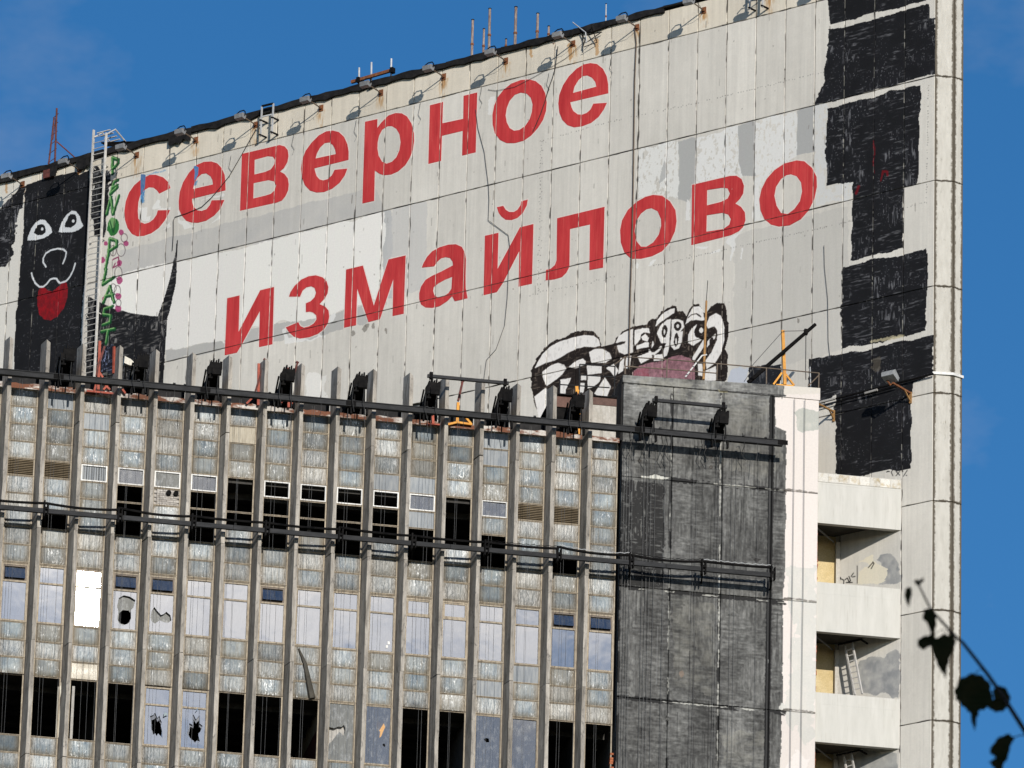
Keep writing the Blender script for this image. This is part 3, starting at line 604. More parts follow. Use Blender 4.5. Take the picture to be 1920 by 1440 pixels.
    for q, wd in (([(1638, 265), (1640, 285), (1637, 310)], 1.6), ([(1652, 338), (1655, 322), (1664, 322), (1664, 328)], 2.4), ([(1610, 350), (1605, 362)], 3.0), ([(1638, 310), (1640, 325)], 1.0)):
        P.line(q, wd, (.42, .03, .07), .8, 2)
    P.poly([(1633, 676), (1650, 666), (1652, 690), (1640, 700)], (.36, .33, .28), .6, 5)
    P.line([(1634, 640), (1692, 630)], 3, (.72, .68, .55), .8, 3)
    # ---- bubble figure in black and white
    lt = lambda hh, ww: np.clip(.90 + .5 * (fbm(hh, ww, 12, 3, 66, 2) - .2), 0, 1)
    bd = (.13, .105, .095)
    def dark(q, sd):
        P.brush(q, sd, .75, 4, bd, (.42, .38, .34))
    dark([(995, 707), (997.5, 687.5), (1005, 675), (1015, 660), (1027.5, 647.5), (1042.5, 637.5), (1065, 630), (1082.5, 622.5), (1094, 620.6), (1112.5, 622.5), (1124, 630), (1129, 648), (1150, 645), (1165, 660), (1160, 690), (1160, 800), (1010, 800), (1003, 756), (996, 730)], 40)
    dark([(1152.5, 660), (1152.5, 644), (1157.5, 631), (1167.5, 621), (1187.5, 611), (1215, 607.5), (1217.5, 601), (1224, 599), (1230, 601), (1235, 591), (1246, 580), (1260, 573), (1267.5, 574), (1269, 585), (1277.5, 586), (1285, 596), (1290, 584), (1299, 572.5), (1311, 569), (1317.5, 574), (1321, 586), (1327.5, 582.5), (1335, 572.5), (1345, 569), (1356, 571), (1364, 585), (1366, 606), (1365, 631), (1359, 654), (1365, 666), (1365, 687.5), (1360, 715), (1340, 730), (1150, 740)], 41)
    wc = (.91, .895, .875)
    for q in ([(1004, 689), (1009, 679), (1017.5, 665), (1031, 651), (1046, 642.5), (1077.5, 632.5), (1096, 629), (1112.5, 630), (1121, 636), (1125, 647.5), (1115, 650), (1105, 650), (1097.5, 649), (1082.5, 652.5), (1065, 661), (1050, 670), (1040, 675), (1021, 681)],
              [(1017.5, 697.5), (1032.5, 686), (1046, 681), (1057.5, 685), (1061, 691), (1052.5, 702.5), (1042.5, 711), (1025, 723), (1019, 709)],
              [(1105, 660), (1115, 655), (1130, 655), (1142.5, 662.5), (1146, 672.5), (1135, 680), (1109, 679)], [(1067.5, 687.5), (1080, 677.5), (1092.5, 673), (1097.5, 677.5), (1096, 684), (1080, 690)],
              [(1101, 686), (1127.5, 687.5), (1127.5, 699), (1102.5, 702)], [(1102.5, 705), (1126, 705), (1124, 715), (1112.5, 725), (1102.5, 727.5)], [(1051, 712.5), (1070, 709), (1060, 731), (1059, 745), (1051, 745)],
              [(1002.5, 744), (1024, 727.5), (1027.5, 741), (1029, 760), (1024, 790), (1012, 790), (1008, 769)], [(1134, 709), (1115, 737.5), (1135, 750), (1145, 725)], [(1137.5, 690), (1151, 683), (1159, 695), (1152.5, 706), (1146, 697)], [(1090, 704), (1099, 705), (1099, 712), (1090, 712)], [(1089, 719), (1096, 719), (1094, 735), (1086, 740)],
              [(1155, 642.5), (1160, 631), (1170, 624), (1186, 617.5), (1186, 660), (1171, 664), (1161, 660)], [(1190.6, 620), (1205, 616), (1216, 616), (1218, 624), (1207.5, 622.5), (1201, 627.5), (1200, 636), (1190.6, 647.5)],
              [(1194, 649), (1210, 642.5), (1216, 642.5), (1216, 650), (1194, 654)], [(1203, 632), (1210, 627), (1216, 634), (1214, 640), (1205, 637)], [(1230, 611), (1232.5, 601), (1244, 587.5), (1257.5, 580), (1265, 579), (1264, 586), (1252.5, 594), (1240, 602.5)],
              [(1232.5, 625), (1239, 610), (1250, 601), (1257.5, 599), (1256, 619), (1254, 650), (1250, 666), (1245, 669), (1245, 656), (1250, 642.5), (1240, 642.5)],
              [(1260, 600), (1271, 599), (1280, 602.5), (1282.5, 612.5), (1272.5, 625), (1280, 621), (1277.5, 641), (1272.5, 652.5), (1264, 655), (1257.5, 647.5), (1260, 625)],
              [(1286, 607.5), (1290, 594), (1300, 576), (1311, 575), (1317.5, 582.5), (1320, 600), (1312.5, 600), (1300, 600)], [(1291, 642.5), (1291, 627.5), (1297.5, 616), (1306, 609), (1301, 621), (1304, 630), (1314, 637.5), (1300, 647.5)],
              [(1325, 607.5), (1331, 594), (1342.5, 588), (1351, 592.5), (1357.5, 612.5), (1357.5, 637.5), (1351, 662.5), (1340, 681), (1325, 691), (1324, 675), (1335, 660), (1345, 637.5), (1346, 620), (1340, 611), (1327.5, 615)],
              [(1297.5, 672.5), (1319, 637.5), (1320, 649), (1302, 675)], [(1196, 669), (1220, 660), (1222, 670), (1202, 681)], [(1227.5, 666), (1241, 665), (1244, 674), (1226, 676)], [(1324, 695), (1342, 687.5), (1342, 713), (1321, 713)], [(1309, 683), (1316, 683), (1318, 705), (1310, 703)], [(1224, 640), (1226, 646), (1222, 652)], [(1327, 640), (1341, 627), (1340, 634), (1326, 650)], [(1176, 668), (1183, 668), (1180, 690), (1170, 690)], [(1164, 672), (1170, 672), (1168, 695), (1160, 700)]):
        P.poly(q, wc, .99, .9, lt); P.line(list(q) + [q[0]], 1.0, wc, .95, .8)
    for x, y, rx, ry in ((1246, 621, 5, 11), (1271, 611, 7, 8), (1268, 637, 4, 12), (1309, 622, 7, 10), (1335, 640, 4, 8)): P.blob(x, y, rx, ry, bd, .95, 1.5)
    for x, y, rx, ry in ((1246, 622, 1.8, 5), (1271, 611, 2.6, 3.5), (1268, 640, 1.5, 7), (1315, 619, 4, 5)): P.blob(x, y, rx, ry, wc, .95, .6)
    P.line([(1217.5, 658), (1220, 663), (1227, 663), (1234, 658), (1239, 651)], 2.6, wc, .95, 1)
    for q in ([(1290, 596), (1297, 590), (1306, 588), (1314, 594)], [(1286, 609), (1296, 602), (1309, 601), (1318, 604)], [(1236, 612), (1243, 603), (1251, 597), (1259, 594)]): P.line(q, 1.0, bd, .9, 1)
    P.line([(1136, 652), (1153, 646), (1170, 642)], 2.4, bd, .95, 1.5)
    P.poly([(1186, 697), (1200, 685), (1217.5, 680), (1244, 676), (1260, 667.5), (1277.5, 666), (1294, 671), (1301, 681), (1304, 706), (1304, 725), (1186, 725)], (.68, .49, .53), .95, 2, lambda hh, ww: np.clip(.75 + .6 * (fbm(hh, ww, 5, 4, 78, 3) - .4), 0, 1))
    P.poly([(1186, 700), (1196, 690), (1217, 690), (1216, 720), (1186, 720)], (.62, .24, .30), .5, 4, lambda hh, ww: fbm(hh, ww, 6, 6, 79, 2))
    # ---- marks by the balconies and under the black figure
    for q in ([(1664, 884), (1668, 884)], [(1676, 879), (1671, 885), (1674, 892)], [(1680, 884), (1687, 891)], [(1687, 884), (1680, 892)], [(1701, 882), (1694, 893)], [(1691, 883), (1693, 884)], [(1699, 891), (1700, 892)], [(1666, 884), (1662, 885)]):
        P.line(q, .75, (.10, .10, .10), .85)
    b1 = lambda pts: crop(pts, 1520, 960, 9.6); b2 = lambda pts: crop(pts, 1520, 1170, 9.6)
    gg = lambda hh, ww: np.clip(.55 + .9 * (fbm(hh, ww, 14, 12, 81, 3) - .3), 0, 1)
    P.poly(b1([(1200, 850), (1260, 800), (1400, 780), (1550, 800), (1610, 900), (1620, 1250), (1500, 1300), (1270, 1310), (1250, 1000)]), (.50, .51, .52), .85, 5, gg)
    P.poly(b1([(830, 910), (920, 900), (1000, 830), (1110, 790), (1120, 900), (1200, 930), (1310, 930), (1400, 990), (1370, 1150), (1300, 1280), (1220, 1310), (850, 1290), (870, 1080), (960, 1010), (1060, 1000), (1000, 950)]), (.86, .83, .75), .95, 4)
    for q in ([(480, 1190), (540, 1180), (490, 1300)], [(500, 1180), (600, 1230), (590, 1310)], [(620, 1220), (660, 1190), (700, 1270)], [(730, 1160), (770, 1100)], [(750, 1170), (800, 1160)], [(640, 1270), (750, 1270)], [(690, 1160), (720, 1240), (680, 1260)], [(1040, 1000), (1120, 910)], [(1090, 1020), (1140, 930), (1120, 900)]):
        P.line(b1(q), .85, (.08, .075, .075), .9)
    P.line(b1([(838, 970), (840, 1280)]), .7, (.15, .14, .13), .9)
    P.poly(b2([(860, 660), (1140, 600), (1330, 570), (1420, 500), (1520, 460), (1590, 500), (1600, 1300), (930, 1250), (880, 1000)]), (.50, .51, .52), .9, 5, gg)
    P.poly([(1600, 1415), (1630, 1405), (1680, 1412), (1688, 1500), (1600, 1500)], (.52, .53, .53), .85, 5, gg)
    # ---- joints: dark cracked lines, broken white filler where they cross black paint
    xs = np.arange(w)[None] / P.res + P.x0
    wob = (vnoise(h, 1, 14, 2, 301) - .5)
    for i, u in enumerate(U_LINES):
        c = (u - P.x0) * P.res; x0, x1 = int(c - 5), int(c + 6)
        if x0 < 0 or x1 > w: continue
        d = np.abs(np.arange(x0, x1)[None] + .5 - c - (vnoise(h, 1, 22, 2, 310 + i) - .5) * 2.2)
        wid = .25 + 1.15 * np.clip((vnoise(h, 1, 9, 2, 350 + i) - .25) * 1.5, 0, 1) + (.7 if abs(u + 10.8) < .1 else 0)
        m = np.clip((wid - d) * 1.3, 0, 1) * (.35 + .65 * (vnoise(h, 1, 18, 2, 380 + i) > .33)) * (1.0 if abs(u + 1.2) > .1 else (yy > 89.6))
        mur = P.mur[:, x0:x1]
        dash = np.clip((.9 - d), 0, 1) * (vnoise(h, 1, 5, 2, 420 + i) > .48)
        A = P.a[:, x0:x1]
        A[:] = A * (1 - (m * (1 - mur))[..., None] * .85) + np.array((.16, .15, .14)) * (m * (1 - mur))[..., None] * .85
        wm = dash * mur * (.75 if i not in (3,) else 1.0)
        A[:] = A * (1 - wm[..., None]) + np.array((.72, .71, .66)) * wm[..., None]
    for i, z in enumerate(Z_LINES[1:]):
        c = (z - P.z0) * P.res; y0, y1 = int(c - 6), int(c + 7)
        if y0 < 0 or y1 > h: continue
        jit = (fbm(1, w, 2, 30, 510 + i, 3) - .5) * (3.4 if i == 0 else 2.0)
        d = np.abs(np.arange(y0, y1)[:, None] + .5 - c - jit)
        wid = .3 + 1.1 * np.clip((vnoise(1, w, 2, 12, 540 + i) - .2) * 1.5, 0, 1)
        m = np.clip((wid - d) * 1.3, 0, 1) * ((.3 if i == 0 else .75) + (.55 if i == 0 else .25) * (vnoise(1, w, 2, 22, 560 + i) > .45))
        mur = P.mur[y0:y1]
        dash = np.clip((.9 - d), 0, 1) * (fbm(1, w, 2, 6, 580 + i, 2) > .56)
        A = P.a[y0:y1]
        A[:] = A * (1 - (m * (1 - mur))[..., None] * .85) + np.array((.15, .14, .13)) * (m * (1 - mur))[..., None] * .85
        wm = dash * mur * .75
        A[:] = A * (1 - wm[..., None]) + np.array((.72, .71, .66)) * wm[..., None]

LAMP_X = [-37.95, -35.32, -32.70, -30.03, -27.35, -24.46, -21.84, -19.12, -16.46, -13.61, -10.93, -8.16, -5.45]
paint_sign()
IMG_SIGN = SG.image('sign wall paint')

ST = Paint(-9.6, -2.6, 76.0, 93.6, 46, lambda a, b: gp(a, b, -.12))
ST.mur = np.zeros((ST.h, ST.w), np.float32)
def paint_stair():
    P = ST; h, w = P.h, P.w
    cl = fbm(h, w, 90, 60, 700, 4); st = fbm(h, w, 2.6, 15, 701, 3); sv = fbm(h, w, 22, 2.6, 702, 3); pick = fbm(h, w, 60, 45, 703, 2)
    v = np.where(pick > .52, sv, st)
    run = fbm(h, w, 200, 2.2, 704, 2)
    lum = .335 + .14 * (v - .5) * 2 + .16 * (cl - .5) * 2 + .07 * (run - .5) + .20 * (fbm(h, w, 4, 3, 707, 4) - .5) + .10 * (fbm(h, w, 16, 13, 709, 3) - .5)
    top = np.clip(((np.arange(h) / P.res + P.z0)[:, None] - 91.3) / 1.5, 0, 1)
    lum = lum + top * .22 * np.clip(fbm(h, w, 30, 26, 705, 3) * 1.8 - .4, 0, 1)
    P.a[:] = np.clip(lum, .07, .7)[..., None] * np.array((1.0, 1.0, .98))
    P.brush([(1165, 900), (1245, 905), (1245, 1100), (1160, 1100)], 720, .8, 4, (.10, .10, .10), (.40, .40, .39))
    for q in ([(1350, 740), (1440, 745), (1470, 860), (1440, 900), (1350, 880)], [(1260, 1120), (1340, 1130), (1340, 1300), (1265, 1290)], [(1355, 1370), (1440, 1375), (1440, 1440), (1355, 1440)], [(1172, 705), (1300, 715), (1290, 740), (1172, 728)]):
        P.poly(q, (.56, .55, .51), .42, 8, lambda hh, ww: np.clip(fbm(hh, ww, 9, 22, 731, 3) * 2 - .4, 0, 1))
    P.poly([(1200, 706), (1345, 716), (1345, 750), (1300, 760), (1200, 740)], (.62, .61, .56), .35, 9, lambda hh, ww: np.clip(fbm(hh, ww, 12, 9, 735, 3) * 2 - .5, 0, 1))
    # white strip
    wq = [(1471, 712), (1545, 712), (1540, 1520), (1460, 1520), (1467, 1300), (1474, 870), (1474, 808), (1455, 800), (1453, 745), (1471, 745)]
    P.poly(wq, (.835, .805, .78), 1, 2)
    P.poly([(1469, 712), (1545, 712), (1545, 740), (1469, 740)], (.80, .775, .74), 1, 2)
    gm = lambda hh, ww: np.clip(1.5 - 1.1 * fbm(hh, ww, 26, 20, 740, 3), 0, 1)
    P.poly([(1492, 770), (1545, 768), (1545, 805), (1520, 806), (1504, 812), (1492, 790)], (.66, .67, .64), .9, 8, gm)
    P.poly([(1470, 1065), (1535, 1060), (1530, 1380), (1508, 1400), (1466, 1330), (1490, 1200), (1480, 1110)], (.765, .76, .735), .9, 10, gm)
    P.poly([(1487, 1410), (1520, 1420), (1520, 1460), (1470, 1460)], (.88, .855, .835), .8, 8)
    mid = (.30, .28, .26)
    for y in (918, 1122, 1330):
        P.line([(1470, y), (1500, y + 2), (1540, y + 8)], 1.1, mid, .6, 2)
        P.blob(1476, y + 1, 9, 2.5, (.25, .23, .21), .55, 3)
    # joints: broken white filler and thick black sealant
    def vj(x0, y0, x1, y1, wd, col, al, seed, cut):
        q = P.p([(x0, y0), (x1, y1)]); P.lay(P.mask_line(q, wd, .8, 1.6, seed), col, al, (lambda hh, ww: (vnoise(hh, ww, 26, 60, seed) > cut).astype(np.float32)))
    wf = (.80, .795, .76); bk = (.055, .055, .058)
    for (a, b, sd) in (((1260, 740), (1250, 1460), 750), ((1352, 740), (1345, 1460), 751)):
        vj(*a, *b, 2.2, bk, .8, sd + 5, .45); vj(*a, *b, 1.0, wf, .75, sd, .45)
    vj(1448, 745, 1437, 1460, 4.2, bk, .95, 752, .05); vj(1165, 740, 1156, 1460, 2.6, bk, .8, 756, .4)
    for y, a0, sd in ((890, 0, 760), (1100, 3, 762), (1307, 4, 764)):
        y0 = y; y1 = y + 30
        q = P.p([(1160, y0), (1470, y1)])
        P.lay(P.mask_line(q, 3.4, .8, 3, sd), bk, .9, lambda hh, ww: (vnoise(hh, ww, 60, 40, sd) > .36).astype(np.float32))
        P.lay(P.mask_line(q, .9, .8, 2, sd + 1), wf, .75, lambda hh, ww: (vnoise(hh, ww, 60, 22, sd + 1) > .58).astype(np.float32))
    P.poly(crop([(775, 1255), (860, 1250), (960, 1268), (880, 1280), (790, 1268)], 960, 500, 3.2), wf, .95, 2)
    P.line(crop([(672, 700), (1640, 775)], 960, 500, 3.2), .8, (.07, .07, .07), .8, 1)
    P.line(crop([(1240, 740), (1245, 750), (1290, 752)], 960, 500, 3.2), 1.4, (.70, .66, .50), .7, 1)
    P.line(crop([(1630, 720), (1620, 790)], 960, 500, 3.2), .8, (.2, .2, .2), .6, 1)
    for i in range(60):
        x = random.uniform(1160, 1460); y = random.uniform(740, 1400); ln = random.uniform(20, 170)
        P.line([(x, y), (x - ln * .02, y + ln)], random.uniform(.35, .7), (.05, .05, .05) if random.random() < .75 else (.5, .5, .5), random.uniform(.25, .7))
    for x, y in ((1199, 838), (1199, 864), (1333, 856), (1333, 876)): P.line([(x - 3, y), (x, y - 3), (x + 3, y), (x, y + 3), (x - 3, y)], .6, (.16, .13, .11), .9)
    P.blob(1280, 1262, 5, 6, (.55, .45, .38), .5, 4); P.blob(1420, 1048, 6, 4, (.09, .08, .08), .7, 4)
paint_stair()
IMG_STAIR = ST.image('stair tower paint')

# ------------------------------------------------------------------ ground and far setting
g = MB(); g.add([(-3000, -3000, 0), (3000, -3000, 0), (3000, 3000, 0), (-3000, 3000, 0)], [(0, 1, 2, 3)])
M_GROUND = simple('dry grass and asphalt ground', (0.05, 0.06, 0.035), (0.11, 0.105, 0.075), 0.03, rough=0.95)
go = g.build('ground', M_GROUND); go['kind'] = 'structure'

# ------------------------------------------------------------------ sign tower
tower = thing('sign_tower', 'tall pale concrete panel tower with giant red Cyrillic lettering and black murals', 'building', 'S')
M_SIGN = mat_image('painted sign wall', IMG_SIGN, tower, SG.x0, SG.z0, SG.w / SG.res, SG.h / SG.res)
body = MB()
c45 = lambda a: (cos(a), sin(a))
dA, dB = radians(41.0), radians(72.0)
A0 = (1.2, 0.0); A1 = (A0[0] + .66 * cos(dA), A0[1] + .66 * sin(dA)); B1 = (A1[0] + .40 * cos(dB), A1[1] + .40 * sin(dB))
body.prism([(-42, .10), (1.17, .10), (A1[0] - .05, A1[1] + .08), (B1[0] - .12, B1[1] + .05), (B1[0] - .12 - 6.6, B1[1] + 8.2), (-42, B1[1] + 8.2)], 0, 109.6, 'z')
body.build('core_wall', M_GREYC, tower)
pcache = {}
def panel_mesh(w, h, t=.10, gap=.011, mats=None, key=''):
    k_ = (round(w, 3), round(h, 3), key)
    if k_ not in pcache:
        b = MB(); c = .012; x, z = w / 2 - gap, h / 2 - gap
        vs = [(-x, c, -z), (x, c, -z), (x, c, z), (-x, c, z), (-x + c, 0, -z + c), (x - c, 0, -z + c), (x - c, 0, z - c), (-x + c, 0, z - c), (-x, t, -z), (x, t, -z), (x, t, z), (-x, t, z)]
        b.add(vs, [(4, 5, 6, 7), (0, 1, 5, 4), (1, 2, 6, 5), (2, 3, 7, 6), (3, 0, 4, 7), (8, 9, 1, 0), (9, 10, 2, 1), (10, 11, 3, 2), (11, 8, 0, 3)])
        pcache[k_] = b.mesh('wall_panel', mats)
    return pcache[k_]
zz = [109.72, 108.595] + [104.74 - 3.818 * i for i in range(9)]
for r in range(len(zz) - 1):
    z1, z0 = zz[r], zz[r + 1]
    for i in range(36):
        u1 = 1.2 - 1.2 * i; u0 = u1 - 1.2
        if u1 < -4 and z1 < 93.5: continue
        if z1 < 90 and i == 2: continue
        if z1 < 90 and i == 1: u0 = -2.4
        if u1 < -19 and z1 < 97.3: continue
        off = random.uniform(-.005, .005)
        put('wall_panel', panel_mesh(u1 - u0, z1 - z0, mats=M_SIGN), tower, ((u0 + u1) / 2, off, (z0 + z1) / 2))
# rounded corner panels with mossy joints
def mat_corner():
    m, t, out = new_mat('corner concrete with mossy joints'); k = NT(t)
    tcn = k.n('ShaderNodeTexCoord'); sx = k.n('ShaderNodeSeparateXYZ'); k.l(tcn.outputs['UV'], sx.inputs[0])
    c = k.mix(k.ramp(k.noise(k.coord((3, 3, .7)), 2.0, 6, .65), .3, .7), (0.44, 0.42, 0.375), (0.56, 0.54, 0.49))
    n = k.noise(k.coord((1, 1, 1)), 7.5, 6, .75)
    for ch, lim in ((0, .105), (1, .052)):
        e = k.math('MULTIPLY', k.math('ABSOLUTE', sx.outputs[ch]), 1.0)
        e = k.math('ADD', e, k.math('MULTIPLY', k.math('SUBTRACT', n, .5), .20))
        mr = k.n('ShaderNodeMapRange'); mr.inputs['From Min'].default_value = lim * .55; mr.inputs['From Max'].default_value = lim * 1.0
        mr.inputs['To Min'].default_value = .92; mr.inputs['To Max'].default_value = 0; k.l(e, mr.inputs['Value'])
        c = k.mix(mr.outputs[0], c, (0.085, 0.07, 0.05))
    sp_ = k.noise(k.coord((1.2, 1.2, .5)), 5.0, 6, .8)
    c = k.mix(k.ramp(sp_, .60, .70, (0, 0, 0, 1), (.7,) * 3 + (1,)), c, (0.20, 0.18, 0.14))
    k.bsdf(out, c, .9, 0, k.bump(n, .5, .01), .2); return m
M_CORNER = mat_corner()
def corner_panel(p0, p1, z0, z1):
    # flat panel from p0 to p1 in tower plan; UV carries the distance to the nearest joint in metres
    w = math.hypot(p1[0] - p0[0], p1[1] - p0[1]); h = z1 - z0
    nx, nz_ = 7, 24
    me = bpy.data.meshes.new('corner_panel'); vs = []; fs = []
    X = np.linspace(.010, w - .010, nx); Z = np.linspace(.010, h - .010, nz_)
    for z in Z:
        for x in X: vs.append((x, 0, z))
    nb = len(vs); vs += [(X[0], .1, Z[0]), (X[-1], .1, Z[0]), (X[-1], .1, Z[-1]), (X[0], .1, Z[-1])]
    for j in range(nz_ - 1):
        for i in range(nx - 1):
            a = j * nx + i; fs.append((a, a + 1, a + nx + 1, a + nx))
    fs += [(nb, nb + 1, nx - 1, 0), (nb + 1, nb + 2, nz_ * nx - 1, nx - 1), (nb + 2, nb + 3, (nz_ - 1) * nx, nz_ * nx - 1), (nb + 3, nb, 0, (nz_ - 1) * nx)]
    me.from_pydata(vs, [], fs); me.materials.append(M_CORNER)
    uv = me.uv_layers.new(name='edge')
    for lp in me.loops:
        v = me.vertices[lp.vertex_index].co
        uv.data[lp.index].uv = (min(v.x, w - v.x), min(v.z, h - v.z))
    me.update()
    put('corner_panel', me, tower, (p0[0], p0[1], z0), (0, 0, math.atan2(p1[1] - p0[1], p1[0] - p0[0])))
czs = [109.72] + [104.74 - 3.818 * i for i in range(9)]
for r in range(len(czs) - 1):
    corner_panel(A0, A1, czs[r + 1], czs[r]); corner_panel(A1, B1, czs[r + 1], czs[r])
    corner_panel(B1, (B1[0] - 1.5, B1[1] + 1.86), czs[r + 1], czs[r])
# red letters, split where the panel joints cross them
def build_letter(label, outer, holes):
    from mathutils.geometry import tessellate_polygon
    loops = [[Vector((*sp(*q), 0)) for q in outer]] + [[Vector((*sp(*q), 0)) for q in h] for h in holes]
    flat = [v for l_ in loops for v in l_]
    c = sum(flat, Vector()) / len(flat)
    bm = bmesh.new(); bv = [bm.verts.new((v.x - c.x, -.004, v.y - c.y)) for v in flat]
    for tri in tessellate_polygon(loops):
        try: bm.faces.new([bv[i] for i in tri])
        except ValueError: pass
    def strip(axis, pos):
        no = Vector((1, 0, 0)) if axis == 0 else Vector((0, 0, 1))
        for d in (-.0135, .0135):
            bmesh.ops.bisect_plane(bm, geom=bm.verts[:] + bm.edges[:] + bm.faces[:], plane_co=no * (pos + d), plane_no=no, dist=1e-5)
        dead = [f for f in bm.faces if abs(f.calc_center_median()[axis] - pos) < .013]
        bmesh.ops.delete(bm, geom=dead, context='FACES')
    for u in U_LINES: strip(0, u - c.x)
    for z in Z_LINES: strip(2, z - c.y)
    bmesh.ops.recalc_face_normals(bm, faces=bm.faces)
    for f in bm.faces:
        if f.normal.y > 0: f.normal_flip()
    ex = bmesh.ops.extrude_face_region(bm, geom=bm.faces[:])
    me = bpy.data.meshes.new('letter'); 
    for e in ex['geom']:
        if isinstance(e, bmesh.types.BMVert): e.co.y = -.0085
    bmesh.ops.recalc_face_normals(bm, faces=bm.faces)
    bm.to_mesh(me); bm.free(); me.materials.append(M_LETTER)
    o = put('letter', me, tower, (c.x, 0, c.y)); o['label'] = label
for ch, label, outer, holes in LET: build_letter(label, outer, holes)
def paint_bar(label, pts, mat):
    q = [sp(*p_) for p_ in crop(pts, 220, 250, 7.2)]; cx_ = sum(a for a, _ in q) / len(q); cz_ = sum(a for _, a in q) / len(q)
    b = MB(); b.prism([(a - cx_, c - cz_) for a, c in q], -.0115, -.009, 'y'); o = b.build('paint_patch', mat, tower, (cx_, 0, cz_)); o['label'] = label
M_BLUEPAINT = simple('thin blue paint', (.05, .16, .36), (.16, .24, .42), 9, (2, 1, 1), .7)
paint_bar('thin blue paint bar across the letter с', [(322, 552), (375, 556), (385, 575), (372, 740), (340, 800), (318, 830), (316, 640)], M_BLUEPAINT)
paint_bar('thin blue paint bar on the first letter е', [(1032, 450), (1060, 438), (1100, 460), (1092, 560), (1062, 620), (1040, 640), (1048, 520)], M_BLUEPAINT)
# torn roof flashing along the top edge
x = -42.0
while x < 1.6:
    ln = random.uniform(2.2, 4.2); x1 = min(x + ln, 1.7); thick = .20 if x < -11.2 else .07
    pts = [(x, 109.84 + random.uniform(-.03, .02))]; n = max(3, int((x1 - x) / .35))
    top = [(x + (x1 - x) * i / n, 109.86 + random.uniform(-.03, .035)) for i in range(n + 1)]
    bot = [(x + (x1 - x) * i / n, 109.86 - thick - (random.uniform(0, .10) if random.random() < .4 and thick > .1 else 0)) for i in range(n + 1)]
    b = MB(); b.prism(top + bot[::-1], -.10 - random.uniform(0, .03), .25, 'y'); b.build('roof_flashing', M_TAR, tower); x = x1
for xa, xb in ((-31.2, -30.2), (-35.4, -34.8), (-36.6, -36.3)):
    n = 6; b = MB()
    b.prism([(xa + (xb - xa) * i / n, 109.70) for i in range(n + 1)] + [(xb - (xb - xa) * i / n, 109.50 - random.uniform(.02, .22)) for i in range(n + 1)], -.13, -.09, 'y')
    b.build('torn_felt', M_TAR, tower)
b = MB(); b.prism([(-42, .3), (1.1, .3), (1.1, 1.0), (-4.0, 7.5), (-42, 7.5)], 109.62, 109.72, 'z'); b.build('roof', M_ROOF, tower)
b = MB(); b.prism([(1.21, -.05), (A1[0] + .05, A1[1] - .05), (B1[0] + .06, B1[1]), (B1[0], B1[1] + .02), (A1[0], A1[1]), (1.21, .0)], 93.93, 94.02, 'z'); b.build('white_band', M_WHITEFRAME, tower)

# ------------------------------------------------------------------ glass fronted office block
office = thing('office_block', 'abandoned office block with concrete fins and stained glass spandrels, many windows broken', 'building', 'G')
F1X = -28.555; FP = 1.19713
def fin_x(k): return F1X + FP * (k - 1)            # fin k, k = 1 is the first whole one
fzs = [92.45, 89.75, 85.915, 82.08, 78.245, 74.4, 70.6]
fcache = {}
def fin_mesh(h, top, var):
    key = (round(h, 2), top, var)
    if key not in fcache:
        b = MB(); a, c, d = .060, .19, .46
        prof = [(-c, .04), (-a, -d), (a, -d), (.085, .04)]
        n = 8; r2 = random.Random(var)
        vs = []
        for j in range(n + 1):
            z = h * j / n
            for i, (px_, py_) in enumerate(prof):
                jx = r2.uniform(-.010, .010) if i in (1, 2) else 0; jy = r2.uniform(-.016, .010) if i in (1, 2) else 0
                zt = z
                if top and j == n and i in (1, 2): zt = z - (.0 if i == 1 else .10)
                if top and j == n and i == 3: zt = z - .10
                vs.append((px_ + jx, py_ + jy, zt))
        fs = []
        for j in range(n):
            for i in range(4): fs.append((j * 4 + i, j * 4 + (i + 1) % 4, (j + 1) * 4 + (i + 1) % 4, (j + 1) * 4 + i))
        fs += [(0, 1, 2, 3), (n * 4 + 3, n * 4 + 2, n * 4 + 1, n * 4)]
        b.add(vs, fs); fcache[key] = b.mesh('fin', M_FIN)
    return fcache[key]
for k_ in range(-2, 17):
    for r in range(len(fzs) - 1):
        z0, z1 = fzs[r + 1] + .010, fzs[r]
        put('fin', fin_mesh(z1 - z0, r == 0, (k_ * 3 + r) % 5), office, (fin_x(k_) + random.uniform(-.008, .008), random.uniform(-.012, .012), z0 + (random.uniform(-.05, .03) if r == 0 else 0)))

ROW = [90.79, 90.19, 89.595, 88.99, 88.395, 87.80, 87.20, 86.60, 86.05, 85.435, 84.83]
PW = FP - .29                     # clear width between fins
BOXC = {}
def span_mesh(w, h):
    key = (round(w, 3), round(h, 3))
    if key not in BOXC:
        b = MB(); nx = 4; x, z = w / 2, h / 2
        # a slightly pillowed sheet with a flat back
        vs = []; N = 4
        for j in range(N + 1):
            for i in range(N + 1):
                u, v = i / N * 2 - 1, j / N * 2 - 1
                vs.append((x * u, -.012 * (1 - u * u) * (1 - v * v) - .006, z * v))
        fs = [(j * (N + 1) + i, j * (N + 1) + i + 1, (j + 1) * (N + 1) + i + 1, (j + 1) * (N + 1) + i) for j in range(N) for i in range(N)]
        nb = len(vs); vs += [(-x, .02, -z), (x, .02, -z), (x, .02, z), (-x, .02, z)]; fs.append((nb, nb + 3, nb + 2, nb + 1))
        b.add(vs, fs); me = b.mesh('spandrel_panel', M_SPAN); me.polygons.foreach_set('use_smooth', [True] * (N * N) + [False]); BOXC[key] = me
    return BOXC[key]
